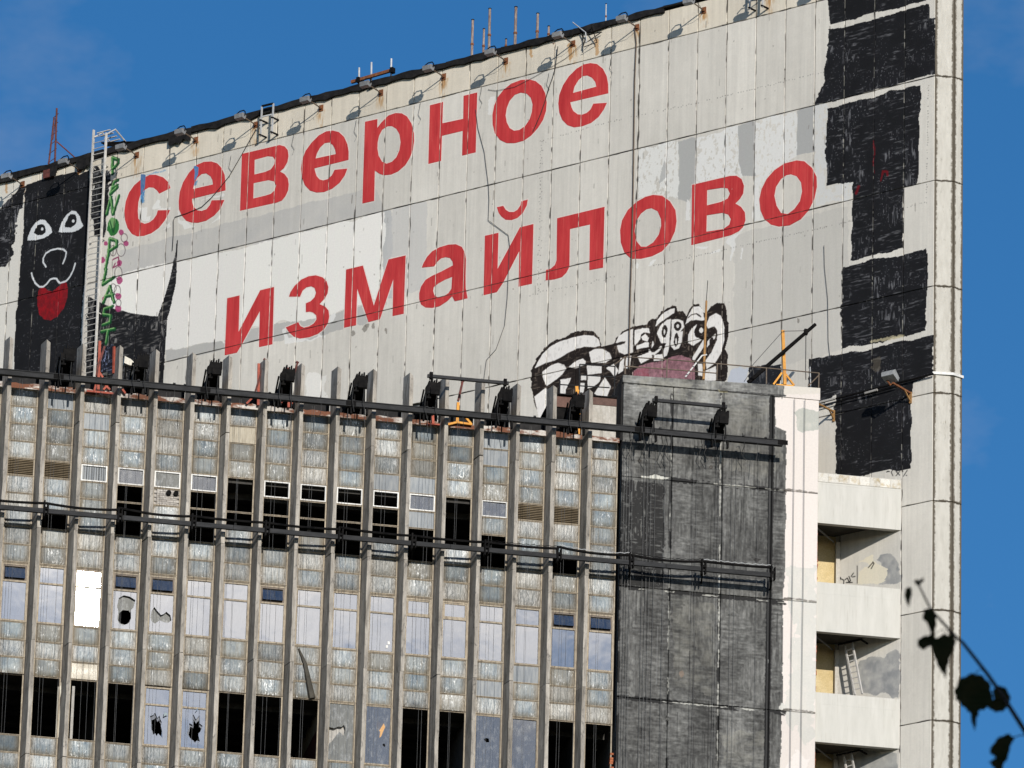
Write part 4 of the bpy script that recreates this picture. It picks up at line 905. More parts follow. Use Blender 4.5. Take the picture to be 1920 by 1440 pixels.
def spandrel(xc, z0, z1, mat=None, aim=None):
    me = span_mesh(PW - .09, z1 - z0 - .055)
    if mat is not None:
        key = (me.name, mat.name)
        if key not in BOXC:
            m2 = me.copy(); m2.materials.clear(); m2.materials.append(mat); BOXC[key] = m2
        me = BOXC[key]
    put('spandrel_panel', me, office, (xc, 0, (z0 + z1) / 2), sun_tilt(*aim) if aim else (radians(random.gauss(0, .9)), 0, radians(random.gauss(0, .8))))
def transom(xc, z, w=None, thin=False):
    key = ('tr', thin)
    if key not in BOXC:
        b = MB(); w_ = PW / 2
        if thin: b.box(-w_, w_, -.02, .03, -.018, .018)
        else:
            b.box(-w_, w_, -.045, .03, .002, .022); b.box(-w_, w_, -.02, .03, -.026, .001)
        BOXC[key] = b.mesh('transom_bar', M_TAN)
    put('transom_bar', BOXC[key], office, (xc, 0, z), (0, radians(random.gauss(0, .15)), 0))
def mullions(xc, z0, z1, mat=None):
    key = ('mu', round(z1 - z0, 2))
    if key not in BOXC:
        b = MB(); b.box(-.022, .022, -.03, .04, 0, z1 - z0); BOXC[key] = b.mesh('mullion', M_TAN)
    for s_ in (-1, 1): put('mullion', BOXC[key], office, (xc + s_ * (PW / 2 - .018), 0, z0))
def frame_ring(b, x0, x1, z0, z1, w, y0, y1, m=0):
    b.box(x0, x1, y0, y1, z1 - w, z1, m); b.box(x0, x1, y0, y1, z0, z0 + w, m)
    b.box(x0, x0 + w, y0, y1, z0 + w, z1 - w, m); b.box(x1 - w, x1, y0, y1, z0 + w, z1 - w, m)
def flat_poly(name, pts, holes, mat, parent, loc, y=0.0, rot=(0, 0, 0), t=.006):
    from mathutils.geometry import tessellate_polygon
    loops = [[Vector((a, b, 0)) for a, b in pts]] + [[Vector((a, b, 0)) for a, b in h] for h in holes]
    flat = [v for l_ in loops for v in l_]; vs = [(v.x, y, v.y) for v in flat] + [(v.x, y + t, v.y) for v in flat]
    n = len(flat); tris = tessellate_polygon(loops)
    fs = [tuple(t_) for t_ in tris] + [tuple(n + i for i in t_[::-1]) for t_ in tris]
    o_ = 0
    for l_ in loops:
        k = len(l_)
        fs += [(o_ + i, o_ + (i + 1) % k, n + o_ + (i + 1) % k, n + o_ + i) for i in range(k)]; o_ += k
    b = MB(); b.add(vs, fs); return b.build(name, mat, parent, loc, rot)
def rect(x0, x1, z0, z1): return [(x0, z0), (x1, z0), (x1, z1), (x0, z1)]
SUNCOL = 2
def sun_tilt(px_, py_):
    # tilt that turns a pane at this spot of the facade so that it mirrors the sun towards the street
    d_ = ray(px_, py_); d_ = d_ / np.linalg.norm(d_); h_ = np.array(SUN) - d_; h_ = h_ / np.linalg.norm(h_)
    return (-math.asin(h_[2]), 0, math.atan2(h_ @ GX, -(h_ @ GY)))
AIM = {(2, 'p2'): (186, 1276), (6, 1): (452, 803), (0, 1): (48, 782), (0, 3): (42, 842), (2, 2): (185, 808), (5, 1): (385, 795), (6, 8): (440, 1020)}
def pane_tilt(col):
    if col == SUNCOL: return sun_tilt(163, 1132)
    s_ = 1
    return (radians(random.uniform(-.12, .12)), 0, radians(s_ * random.uniform(.35, .8)))
def window(col, xc, z0, z1, kind, fmat=None):
    w = PW / 2 - .02; zt = z1 - .60; b = MB()
    fm = fmat or M_TAN
    frame_ring(b, -w, w, 0, z1 - z0, .055, -.035, .05); b.box(-w + .055, w - .055, -.03, .045, zt - z0 - .03, zt - z0 + .03)
    mats = [fm]
    if kind in ('open', 'brokenopen', 'framed'):
        frame_ring(b, -w + .058, w - .058, zt - z0 + .033, z1 - z0 - .058, .045, -.02, .04, 1); mats = [fm, M_BROWNFRAME if kind != 'framed' else M_TAN]
    wd = b.build('window', mats, office, (xc, 0, z0))
    x0, x1 = -w + .055, w - .055; h = z1 - z0
    rot = pane_tilt(col)
    if kind in ('open', 'brokenopen'):
        flat_poly('transom_pane', rect(x0 + .05, x1 - .05, -.44, 0), [], M_PANE, wd, (0, .02, h - .105), 0, (radians(-20), 0, 0))
    elif kind == 'dark': pass
    else: flat_poly('transom_pane', rect(x0, x1, 0, .515), [], M_PANE, wd, (0, 0, h - .57), 0, pane_tilt(col))
    H = h - .60 - .03 - .055
    S = lambda q: [(x0 + (x1 - x0) * a, H * c) for a, c in q]
    if kind == 'brokenopen' and col == 3:
        flat_poly('pane', rect(x0, x1, 0, H), [S([(.22, .25), (.30, .15), (.48, .10), (.70, .16), (.80, .30), (.78, .52), (.88, .60), (.95, .80), (.70, .88), (.45, .90), (.25, .82), (.18, .60), (.25, .45)])], M_PANE, wd, (0, 0, .055), 0, rot)
        flat_poly('inner_pane', rect(x0, x1, 0, H), [S([(.28, .24), (.40, .16), (.62, .15), (.80, .26), (.82, .44), (.70, .53), (.45, .53), (.30, .44)])], M_DUSTY, wd, (0, .09, .055), 0, rot)
    elif kind == 'brokenopen':
        flat_poly('pane', rect(x0, x1, 0, H), [S([(.04, .38), (.10, .55), (.20, .66), (.30, .58), (.50, .46), (.62, .50), (.72, .56), (.90, .48), (.95, .34), (.80, .27), (.62, .28), (.45, .32), (.25, .22), (.12, .26)])], M_PANE, wd, (0, 0, .055), 0, rot)
        flat_poly('inner_pane', rect(x0, x1, 0, H), [], M_DUSTY, wd, (0, .09, .055), 0, rot)
    elif kind == 'smashed':
        rg = random.Random(col); hole = []
        for i in range(17):
            a = 2 * pi * i / 17; r = (.20 + .17 * rg.random()) * (1 if i % 2 else .72)
            hole.append((.52 + r * cos(a) * 1.05 + (.06 if col == 5 else 0), .50 + r * sin(a) * 1.28 - (.06 if col == 5 else 0)))
        flat_poly('pane', rect(x0, x1, 0, H), [S(hole)], M_PANE, wd, (0, 0, .055), 0, rot)
        hole2 = [(.5 + (a - .5) * .86 + .03, .46 + (c - .5) * .80) for a, c in hole]
        flat_poly('inner_pane', rect(x0, x1, 0, H), [S(hole2)], M_BLUEPANE, wd, (0, .08, .055), 0, (radians(.8), 0, radians(-1.0)))
        for i in range(5):     # loose shards still hanging in the frame
            a = rg.uniform(0, 6.28); cx_, cz_ = .5 + .33 * cos(a), .5 + .42 * sin(a)
            flat_poly('shard', S([(cx_, cz_), (cx_ + rg.uniform(.08, .2), cz_ + rg.uniform(-.1, .1)), (cx_ + rg.uniform(-.05, .1), cz_ + rg.uniform(.08, .2))]), [], M_PANE, wd, (0, .03, .055), 0, (radians(rg.uniform(-9, 9)), 0, radians(rg.uniform(-9, 9))))
    else:
        flat_poly('pane', rect(x0, x1, 0, H), [], M_PANE, wd, (0, 0, .055), 0, rot)
    if kind in ('cream', 'grey'):
        n = 14; pts = [(x0 + (x1 - x0) * i / n, .10 + .02 * (i % 2)) for i in range(n + 1)]
        c = MB(); vs = [(a, y, 0.05) for a, y in pts] + [(a, y, h - .05) for a, y in pts]
        c.add(vs, [(i, i + 1, n + 2 + i, n + 1 + i) for i in range(n)]); c.build('curtain', M_CURTAIN if kind == 'cream' else M_CURTAING, wd)
    if col == 10:
        for (a, c_) in ((.78, .10), (.86, .20)): flat_poly('sticker', rect(x0 + .7 * a, x0 + .7 * a + .07, H * c_, H * c_ + .1), [], M_WHITEFRAME, wd, (0, -.012, .055), 0, (0, 0, 0), .003)
    return wd
def vent_window(xc, z0, z1, kind):
    w = PW / 2 - .03; b = MB(); frame_ring(b, -w, w, 0, z1 - z0 - .03, .04, -.045, .04)
    wd = b.build('window', M_WHITEFRAME, office, (xc, 0, z0 + .015))
    if kind == 'dark': return
    mt = {'blue': M_BLUEPANE, 'pale': M_DUSTY, 'grey': M_BLUEPANE, 'ribbed': M_PLAIN}[kind]
    flat_poly('pane', rect(-w + .04, w - .04, .04, z1 - z0 - .07), [], mt, wd, (0, 0, 0), .0, (radians(random.uniform(-1, 1)), 0, radians(random.uniform(1.2, 2.0))))
    if kind == 'ribbed':
        for i in range(9): 
            r = MB(); r.box(-.006, .006, -.02, 0, .04, z1 - z0 - .07); r.build('rib', M_STEEL, wd, (-w + .1 + i * (2 * w - .2) / 8, -.003, 0))
    if kind in ('pale', 'grey', 'blue'):
        c = MB(); c.box(-w + .04, w - .04, .15, .16, .04, z1 - z0 - .07); c.build('blind', M_CURTAIN if kind == 'pale' else M_INTGREY, wd)
def louvre(xc, z0, z1):
    b = MB(); n = 9; w = PW / 2 - .04
    for i in range(n):
        z = z0 + .03 + (z1 - z0 - .06) * i / n; h = (z1 - z0 - .06) / n
        b.add([(-w, -.03, z - z0), (w, -.03, z - z0), (w, .03, z - z0 + h * .95), (-w, .03, z - z0 + h * .95)], [(0, 1, 2, 3)])
    b.box(-w, w, .035, .05, 0, z1 - z0); b.build('louvre', M_LOUVRE, office, (xc, 0, z0))

TECH = {0: 'l', 1: 'l', 14: 'l', 15: 'l', 2: 'ribbed', 3: 'blue', 4: 'pale', 5: 'grey', 6: 'O', 7: 'dark', 8: 'dark', 9: 'dark', 10: 'dark', 11: 'blue', 12: 'O', 13: 'blue', 16: 's', -1: 's', -2: 'l'}
R5 = {3: 'o', 5: 'o', 6: 'o', 7: 'o', 8: 'o', 9: 'o', 10: 'o', 12: 'O', 4: 'brick', 11: 's', 13: 's'}
R6 = {3: 'o', 5: 'o', 6: 'o', 7: 'o', 8: 'o', 9: 'o', 10: 'o', 11: 'o', 12: 'O', 13: 'o'}
R7 = {1: 'o', 3: 'o', 5: 'o', 7: 'o', 9: 'o', 13: 'o', 15: 'o', 11: 'o'}
WIN = {0: 'open', 1: 'mirror', 2: 'mirror', 3: 'brokenopen', 4: 'brokenopen', 5: 'mirror', 6: 'mirror', 7: 'open', 8: 'cream', 9: 'grey', 10: 'mirror', 11: 'framed', 12: 'framed', 13: 'mirror', 14: 'mirror', 15: 'open', 16: 'open'}
OPEN = {4: 'smashed', 5: 'smashed', 9: 'dusty', 10: 'dusty', 13: 'dusty', 14: 'dusty'}
Z_W0, Z_W1 = 82.80, 84.78
for c in range(-2, 17):
    xc = (fin_x(c) + fin_x(c + 1)) / 2 - .052 + (.03 if c == 16 else 0)
    mullions(xc, 85.44, 90.80); mullions(xc, 81.03, 85.43); mullions(xc, 77.2, 81.02)
    for r in range(10):
        z1, z0 = ROW[r], ROW[r + 1]; kind = 's'
        if r == 4: kind = TECH.get(c, 's')
        if r == 5: kind = R5.get(c, 's')
        if r == 6: kind = R6.get(c, 's')
        if r == 7: kind = R7.get(c, 's')
        if kind == 's':
            plain = (c, r) in ((1, 0), (10, 3), (11, 3), (11, 5), (13, 0), (13, 1), (2, 1))
            spandrel(xc, z0, z1, M_PLAIN if plain else (M_SHINE if (c, r) == (6, 1) else None), AIM.get((c, r)))
        elif kind == 'l': louvre(xc, z0, z1)
        elif kind in ('ribbed', 'blue', 'pale', 'grey', 'dark'): vent_window(xc, z0, z1, kind)
        elif kind == 'brick':
            b = MB(); b.box(-PW / 2 + .03, PW / 2 - .03, .03, .06, z0 + .01, z1 - .01); b.build('mortar_bed', M_WBRICK, office, (xc, 0, 0))
            for j in range(8):
                for i in range(4):
                    b = MB(); b.box(-.108, .108, -.01, .05, -.031, .031)
                    if 'brick' not in BOXC: BOXC['brick'] = b.mesh('brick', M_WBRICK)
                    ox = -PW / 2 + .08 + (i + (.5 if j % 2 else 0)) * .228
                    if ox > PW / 2 - .1: continue
                    put('brick', BOXC['brick'], office, (xc + ox + .04, random.uniform(-.008, .008), z0 + .04 + j * .07))
            for dx in (.06, .30):
                b = MB(); b.tube((0, -.09, 0), (0, .05, 0), .085, 12); b.build('flue_pipe', M_BLACK, office, (xc + dx, 0, z0 + .45))
        if kind != 'O' and not (r in (5, 6) and kind == 'O'): transom(xc, z0)
    transom(xc, ROW[0])
    # window storey
    window(c, xc, Z_W0 + .01, Z_W1, WIN.get(c, 'mirror')); 
    for z1, z0 in ((82.80, 82.19), (82.19, 81.605), (81.605, 81.02)):
        spandrel(xc, z0, z1, M_PLAIN if (c, round(z1, 2)) in ((14, 82.80), (13, 82.19)) else (M_SHINE2 if (c, z0) == (2, 81.02) else None), AIM[(2, 'p2')] if (c, z0) == (2, 81.02) else None); transom(xc, z0)
    transom(xc, 82.80)
    k = OPEN.get(c)
    if k == 'smashed': window(c, xc, 78.99, 80.99, 'smashed')
    elif k == 'dusty':
        w = PW / 2 - .03; b = MB(); frame_ring(b, -w, w, 0, 1.98, .03, -.03, .04); wd = b.build('window', M_TAN, office, (xc, 0, 79.0))
        S = lambda q: [(-w + .03 + (2 * w - .06) * a, .03 + 1.92 * d) for a, d in q]
        hole = {9: [(.0, .28), (.0, .58), (.22, .565), (.36, .60), (.52, .60), (.62, .64), (.68, .58), (.66, .50), (.61, .45), (.45, .51), (.30, .44), (.14, .33)],
                10: [(.72, .36), (.80, .37), (.84, .33), (.80, .31), (.73, .33)], 13: [(.36, .60), (.44, .62), (.55, .61), (.58, .55), (.46, .54), (.38, .565)]}.get(c)
        rc = rect(-w + .03, w - .03, .03, 1.95)
        if c == 9:
            h_ = S(hole); out_ = [(-w + .03, .03), (w - .03, .03), (w - .03, 1.95), (-w + .03, 1.95)] + h_[1:] + [h_[0]]
            flat_poly('pane', out_, [], M_DUSTY, wd, (0, 0, 0), 0, (0, 0, radians(.4)))
        else: flat_poly('pane', rc, [S(hole)] if hole else [], M_BLUEPANE, wd, (0, 0, 0), 0, (radians(random.uniform(-.5, .5)), 0, radians(.8)))
        if c in (9, 10, 14):
            q = MB(); q.box(-w + .03, w - .03, .12, .13, .03, 1.95); q.build('backing_sheet', M_CURTAING if c == 9 else M_INTGREY, wd)
        if c == 10:
            flat_poly('orange_splat', S([(.42, .70), (.50, .76), (.62, .72), (.72, .74), (.80, .66), (.72, .58), (.66, .50), (.58, .46), (.60, .58), (.48, .58)]), [], simple('orange splat', (.55, .30, .12), (.66, .42, .20), 6), wd, (0, -.008, 0), 0, (0, 0, 0), .003)
    z_low = [78.975, 78.385, 77.79, 77.2] if c <= 9 else [78.975, 78.385, 77.79, 77.2]
    for i in range(3):
        if c in (11, 12, 15, 16) : continue
        if c == 13 and i == 0: continue
        spandrel(xc, z_low[i + 1], z_low[i]); transom(xc, z_low[i])
    transom(xc, 77.2)
    if c not in (9, 10, 13, 14): transom(xc, 81.02, thin=False)
    # next storey down, below the frame of the picture
    window(20, xc, 75.2, 77.17, 'mirror')
    # parapet flashing and dark panel behind it
    b = MB(); w = FP / 2 - .10
    n = 5; b.prism([(-w, 90.83), (w, 90.83)] + [(w - 2 * w * i / n, 91.01 + random.uniform(-.035, .03)) for i in range(n + 1)], .02, .20, 'y')
    b.build('coping', M_COPING, office, (xc, 0, 0))
    if c < 15:
        b = MB(); b.box(-FP / 2 + .10, FP / 2 - .10, .60, .66, 91.0, 91.62); frame_ring(b, -FP / 2 + .08, FP / 2 - .08, 90.98, 91.66, .06, .575, .60, 1)
        b.build('parapet_panel', [M_DARKBOX, M_BLACK], office, (xc, 0, 0))
# hanging strips and curtains in the openings
b = MB(); pth = [g3(113, 1280, .02), g3(113, 1295, -.02), g3(115, 1312, .03), g3(112, 1345, .0), g3(109, 1383, .02)]
b.path(pth, .035, 6); o_ = b.build('torn_curtain', M_CURTAIN, office)
b = MB(); b.box(*[*(gp(108, 1300)[0], gp(114, 1300)[0])], .05, .07, 79.0, 80.75); b.build('curtain_strip', M_CURTAIN, office)
b = MB(); b.box(gp(133.5, 1330)[0], gp(138.5, 1330)[0], .02, .05, 79.0, 80.8); b.build('pale_jamb_strip', M_CURTAING, office)
b = MB(); b.path([g3(560, 1216, -.03), g3(572, 1245, -.05), g3(580, 1285, -.05), g3(585, 1310, -.04)], [.03, .07, .10, .12], 6); b.build('hanging_cloth', simple('grimy cloth', (.05, .045, .036), (.10, .09, .07), 4), office)
b = MB(); b.box(gp(331.5, 900)[0], gp(333.5, 900)[0], .25, .30, 86.6, 88.3); b.build('yellow_pipe', M_YELLOW, office)
# interior: dark storeys with slabs, joists and partitions
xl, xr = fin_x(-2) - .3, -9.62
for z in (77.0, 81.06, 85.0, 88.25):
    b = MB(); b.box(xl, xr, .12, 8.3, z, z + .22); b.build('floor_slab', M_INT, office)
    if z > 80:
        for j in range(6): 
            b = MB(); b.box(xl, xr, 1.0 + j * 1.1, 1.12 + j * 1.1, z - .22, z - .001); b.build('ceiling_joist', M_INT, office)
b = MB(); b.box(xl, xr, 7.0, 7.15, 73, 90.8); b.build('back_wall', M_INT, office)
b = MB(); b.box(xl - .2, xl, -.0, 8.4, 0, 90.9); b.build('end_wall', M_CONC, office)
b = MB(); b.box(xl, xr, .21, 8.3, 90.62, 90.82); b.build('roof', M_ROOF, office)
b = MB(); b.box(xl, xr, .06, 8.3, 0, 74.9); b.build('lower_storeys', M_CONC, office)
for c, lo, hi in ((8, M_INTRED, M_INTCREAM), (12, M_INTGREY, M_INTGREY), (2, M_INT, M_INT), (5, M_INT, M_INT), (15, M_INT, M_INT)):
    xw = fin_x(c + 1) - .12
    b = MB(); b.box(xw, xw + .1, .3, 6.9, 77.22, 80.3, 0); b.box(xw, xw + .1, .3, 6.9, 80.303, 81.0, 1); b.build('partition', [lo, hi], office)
for j in range(24):
    if random.random() < .25: continue
    b = MB(); b.box(-.11, .0, -.04, .18, 0, .068); 
    if 'brk2' not in BOXC: BOXC['brk2'] = b.mesh('brick', M_BRICK)
    put('brick', BOXC['brk2'], office, (-9.50 + random.uniform(-.015, .015), 0, 78.2 + j * .078))
# little roof hatch at the right end of the glass front
b = MB(); xh0, xh1 = fin_x(15) + .12, fin_x(16) - .12
b.box(xh0, xh1, .45, 3, 90.83, 92.05, 0); b.box(xh0 - .02, xh1 + .02, .40, .449, 92.06, 92.45, 1); b.box(xh0 - .04, xh1 + .04, .3, 3, 92.46, 92.50, 2)
b.build('roof_hatch', [M_BLACK, simple('brown hatch fascia', (.10, .05, .04), (.16, .09, .07), 3), M_BLACK], office)
b = MB(); xa, xb = fin_x(16) + .12, -9.62
b.box(xa, xb, .16, .30, 90.84, 92.15, 0); b.box(xa, xb, .14, .28, 92.153, 92.42, 1); b.box(xa - .03, xb, .10, .32, 92.423, 92.47, 2)
b.build('hatch_wall', [M_CONC, simple('brown brick band', (.10, .055, .045), (.17, .10, .08), 5), M_BLACK], office)

# ------------------------------------------------------------------ black brushed stair tower with balconies
stair = thing('stair_tower', 'concrete stair tower brushed black and grey with a white painted edge and open balconies', 'building', 'G')
M_STAIR = mat_image('brushed black stair wall', IMG_STAIR, stair, ST.x0, ST.z0, ST.w / ST.res, ST.h / ST.res, .7, .05, .3)
b = MB(); b.prism([(-9.45, .0), (-2.85, .0), (-2.85, 2.75), (-9.45, 9.3)], 0, 92.9, 'z'); b.build('core_wall', M_GREYC, stair)
sx_ = [-9.45, -7.767, -6.066, -4.413, -2.845]; sz_ = [92.925, 89.62, 85.80, 81.97, 78.15, 74.3]
for r in range(5):
    for i in range(4):
        w_, h_ = sx_[i + 1] - sx_[i], sz_[r] - sz_[r + 1]
        put('wall_panel', panel_mesh(w_, h_, .118, .008, M_STAIR, 'st'), stair, ((sx_[i] + sx_[i + 1]) / 2, -.12 + random.uniform(-.004, .004), (sz_[r] + sz_[r + 1]) / 2))
b = MB()
b.prism([(-9.48, 92.93), (-2.82, 92.93), (-2.82, 93.36), (-4.0, 93.33), (-6.2, 93.27), (-8.0, 93.22), (-9.48, 93.18)], -.135, .2, 'y')
b.build('parapet', M_STAIR, stair)
b = MB(); b.box(-9.5, -9.452, -.05, 9.0, 90.9, 93.15); b.build('side_wall', M_DARKBOX, stair)
bz = [(90.416, 88.651), (86.585, 84.865), (82.755, 81.05), (78.93, 77.22), (75.1, 73.4)]
for i, (zt, zb) in enumerate(bz):
    b = MB(); b.box(-2.84, -.012, 0.0, .20, zb, zt - .40, 0); b.box(-2.84, -.012, .004, .20, zt - .397, zt, 0)
    b.build('balcony_parapet', M_BALC, stair)
    b = MB(); b.prism([(-2.84, .203), (-.22, .203), (-2.0, 1.98), (-2.84, 2.7)], zb + .25, zb + .45, 'z'); b.build('balcony_slab', M_INT, stair)
    b = MB(); b.box(-2.84, -1.80, 1.80, 1.95, zb - 2.0, zb + .24); b.build('back_wall', M_YPLASTER, stair)
    if i < 4:
        for j in range(22):
            if random.random() < .12: continue
            if 'brk3' not in BOXC:
                q = MB(); q.box(0, .07, .0, .12, 0, .068); BOXC['brk3'] = q.mesh('brick', M_BRICK)
            put('brick', BOXC['brk3'], stair, (-2.842 + random.uniform(-.012, .025), .205 + random.uniform(0, .03), zb - 1.98 + j * .078))
        b = MB(); b.tube((-2.8, .5, zb + .05), (-1.9, 1.7, zb + .02), .03); b.build('ceiling_pipe', M_INTGREY, stair)
    b = MB(); b.box(-1.83, -1.70, 1.60, 1.79, zb - 2.0, zb - .001); b.build('door_jamb', M_CONC, stair)
# stained coping blocks of the top balcony
for j in range(8):
    b = MB(); w_ = 2.8 / 8; b.box(.004, w_ - .004, -.012, .0, 0, .30); 
    if 'cop' not in BOXC: BOXC['cop'] = b.mesh('coping_block', simple('ochre stained coping', (.42, .32, .16), (.66, .635, .58), 3.2, (1, 1, 1), .9, p0=.30, p1=.5))
    put('coping_block', BOXC['cop'], stair, (-2.83 + j * w_, 0, 90.10))

# ------------------------------------------------------------------ floodlights along the sign
def make_floodlight(label):
    t = thing('floodlight', label, 'floodlight', 'S', (LAMP_X[0], 0, 109.35), 'floodlights along the top of the sign wall')
    b = MB(); b.box(-.09, .09, -.025, .0, -.12, .12); b.box(-.06, .06, -.09, -.026, -.05, .05); b.build('bracket', M_RUST, t)
    b = MB(); b.tube((0, -.06, 0), (0, -.86, .03), .022, 6); b.build('arm', M_RUSTPIPE if False else M_BROWNFRAME, t)
    b = MB(); b.path([(-.20, -.95, -.02), (-.19, -.92, .12), (-.08, -.88, .22), (.10, -.88, .22), (.19, -.92, .12), (.20, -.95, -.02)], .022, 5); b.build('yoke', M_BLACK, t)
    h = MB()
    h.prism([(-1.07, -.12), (-.90, -.15), (-.83, .0), (-.86, .04), (-1.03, .075), (-1.09, .03)], -.175, .175, 'x')
    hd = h.build('lamp_head', M_LAMP, t)
    q = MB(); q.add([(-.15, -.892, -.143), (.15, -.892, -.143), (.15, -.832, -.010), (-.15, -.832, -.010)], [(0, 1, 2, 3)]); q.build('glass', M_LAMPGL, hd)
    c = MB(); c.path([(.1, -.84, .1), (.16, -.5, -.06), (.05, -.2, -.1), (.02, -.03, -.05)], .008, 4); c.build('flex', M_CABLE, t)
    return t
fl_labels = ['grey floodlight on rusty arm at the roof edge left of the painted dog head', 'grey floodlight on rusty arm above the forehead of the painted dog', 'grey floodlight on rusty arm beside the ladder top above the green graffiti', 'grey floodlight on rusty arm above the first red letter е', 'grey floodlight on rusty arm beside the hooked steel bracket above letter в', 'grey floodlight on rusty arm just above the second letter е of the upper word', 'grey floodlight on rusty arm above the red letter р below three grey posts', 'grey floodlight on rusty arm above the red letter н', 'grey floodlight on rusty arm under the tallest rusty pipes above letter о', 'grey floodlight on rusty arm between the upper letters о and е', 'grey floodlight on rusty arm at the end of the black flashing by the long cable', 'grey floodlight on rusty arm over the blank panels right of the upper word', 'floodlight cut off by the picture top whose shadow falls near the black figure']
fl0 = make_floodlight(fl_labels[0])
for i in range(1, 13): dup(fl0, 'S', (LAMP_X[i], 0, 109.35), fl_labels[i])
t = dup(fl0, 'S', (-2.85, 0, 109.36), 'floodlight above the picture edge whose shadow touches the black figure top')

# ------------------------------------------------------------------ roof edge of the sign tower
def pipe_thing(name, label, cat, base, top, r, mat, group=None, y=.45):
    x0, z0 = sp(*base, y); x1, z1 = sp(*top, y)
    t = thing(name, label, cat, 'S', (x0, y, z0), group)
    b = MB(); b.tube((0, 0, -.6), (x1 - x0, 0, z1 - z0), r, 8, 0, r * .92); b.build('pipe', mat, t)
    b = MB(); b.tube((x1 - x0, 0, z1 - z0), (x1 - x0, 0, z1 - z0 + .03), r * 1.15, 8); b.build('cap', M_BLACK, t)
    zc = (z1 - z0) * .35; b = MB(); b.tube(((x1 - x0) * .35, 0, zc), ((x1 - x0) * .35, 0, zc + .07), r * 1.3, 8); b.build('coupling', M_RUST, t)
    return t
G_P = 'rusty pipe stubs on the roof edge'
for base, top, r, lab in (((884.5, 110), (886.5, 38), .048, 'tall rusty pipe standing leftmost in the roof pipe cluster'), ((906, 106), (907.5, 55), .042, 'short rusty pipe left of the second tall pipe'), ((917, 95), (918.5, 17), .05, 'tall rusty pipe second from left in the roof cluster'), ((948, 95), (949, 74), .036, 'shortest rusty pipe stub between two tall pipes'), ((965.5, 91), (967.5, 14), .055, 'tallest rusty pipe in the middle of the roof cluster'), ((1006.5, 80), (1008.5, 26), .05, 'medium rusty pipe right of the tallest roof pipe'), ((1028.5, 75), (1029, 50), .042, 'short rusty pipe at the right end of the cluster by tangled scrap')):
    pipe_thing('roof_pipe', lab, 'pipe', base, top, r, M_RUSTPIPE, G_P)
pipe_thing('roof_rod', 'single thin pale rod standing alone on the roof edge', 'rod', (1136, 46), (1136.5, 8), .024, M_GALV)
# scrap at the right of the pipes
t = thing('bent_antenna', 'tangled bent antenna hanging over the roof edge between letters о and е', 'antenna', 'S', (0, 0, 0))
b = MB(); b.path([s3(1074, 42, .0), s3(1098, 61, -.25), s3(1100, 80, -.3)], .022, 5); b.build('rod', M_GALV, t)
b = MB()
for q in (((1095, 62), (1111, 52)), ((1100, 66), (1129, 60)), ((1109, 50), (1119, 78)), ((1095, 88), (1120, 79)), ((1102, 78), (1128, 60)), ((1098, 70), (1093, 88)), ((1104, 60), (1090, 52))):
    b.tube(s3(*q[0], -.25), s3(*q[1], -.12), .016, 4)
b.build('bent_frame', M_BLACK, t)
t = thing('scrap_heap', 'heap of bent rusty metal scrap on the roof edge', 'scrap', 'S', (0, 0, 0))
rg = random.Random(5)
for i in range(7):
    a = (1012 + rg.uniform(0, 30), 78 - rg.uniform(0, 12)); c = (a[0] + rg.uniform(8, 26), a[1] - rg.uniform(-6, 12) + 2)
    b = MB(); b.bar(s3(*a, .25), s3(*c, .2 + rg.uniform(-.3, .2)), .06, .03); b.build('rusty_bar', M_RUST if i % 2 else M_BLACK, t)
t = thing('antenna_rack', 'rusty crossbar rack with three grey posts on the roof edge', 'rack', 'S', (0, 0, 0))
for a, c in (((673, 168), (673.5, 127)), ((696, 161), (696.5, 117)), ((733, 152), (733.8, 110))):
    b = MB(); b.tube(s3(*a, .4), s3(*c, .4), .034, 7); b.build('post', M_GALV, t)
b = MB(); b.bar(s3(659, 154, .3), s3(737, 131, .3), .09, .11); b.build('crossbar', M_RUST, t)
for q in ((672, 150), (735, 131.5)):
    b = MB(); p_ = s3(*q, .24); b.box(p_[0] - .06, p_[0] + .06, .18, .36, p_[2] - .1, p_[2] + .1); b.build('clamp', M_BLACK, t)
def hook_bracket(label, px_l, px_r, ytop, yroof, ybot):
    t = thing('hook_bracket', label, 'bracket', 'S', (0, 0, 0), 'steel brackets hooked over the roof edge')
    tops = []
    for (px_, dy) in ((px_l, 0), (px_r, ytop[1])):
        xt, zt = sp(px_ + 1.2, ytop[0] + dy, -.28); xb, zb = sp(px_ - 1.4, ybot + dy, -.28)
        tops.append((xt, -.28, zt)); b = MB(); b.bar((xb, -.28, zb), (xt, -.28, zt), .05, .05); b.build('upright', M_GALV, t)
        for zf in (zb + .05, sp(px_, yroof + dy, -.28)[1]):
            b = MB(); b.bar((xb, -.36, zf), (xb + .06, -.001, zf), .05, .05); b.build('foot', M_BLACK, t)
    b = MB(); b.bar(tops[0], tops[1], .06, .06); b.build('top_bar', M_BLACK, t)
    xm = tops[0][0] - .02
    b = MB(); b.bar((xm, -.28, tops[0][2] - .42), (tops[1][0] - .02, -.28, tops[1][2] - .42), .04, .04); b.build('mid_bar', M_GALV, t)
hook_bracket('galvanised steel bracket hooked over the roof edge above letter в', 490, 511.5, (199, -5), 226, 256)
hook_bracket('steel bracket hooked over the roof edge at the picture top right of centre', 1407, 1431, (-36, -4), -10, 18)
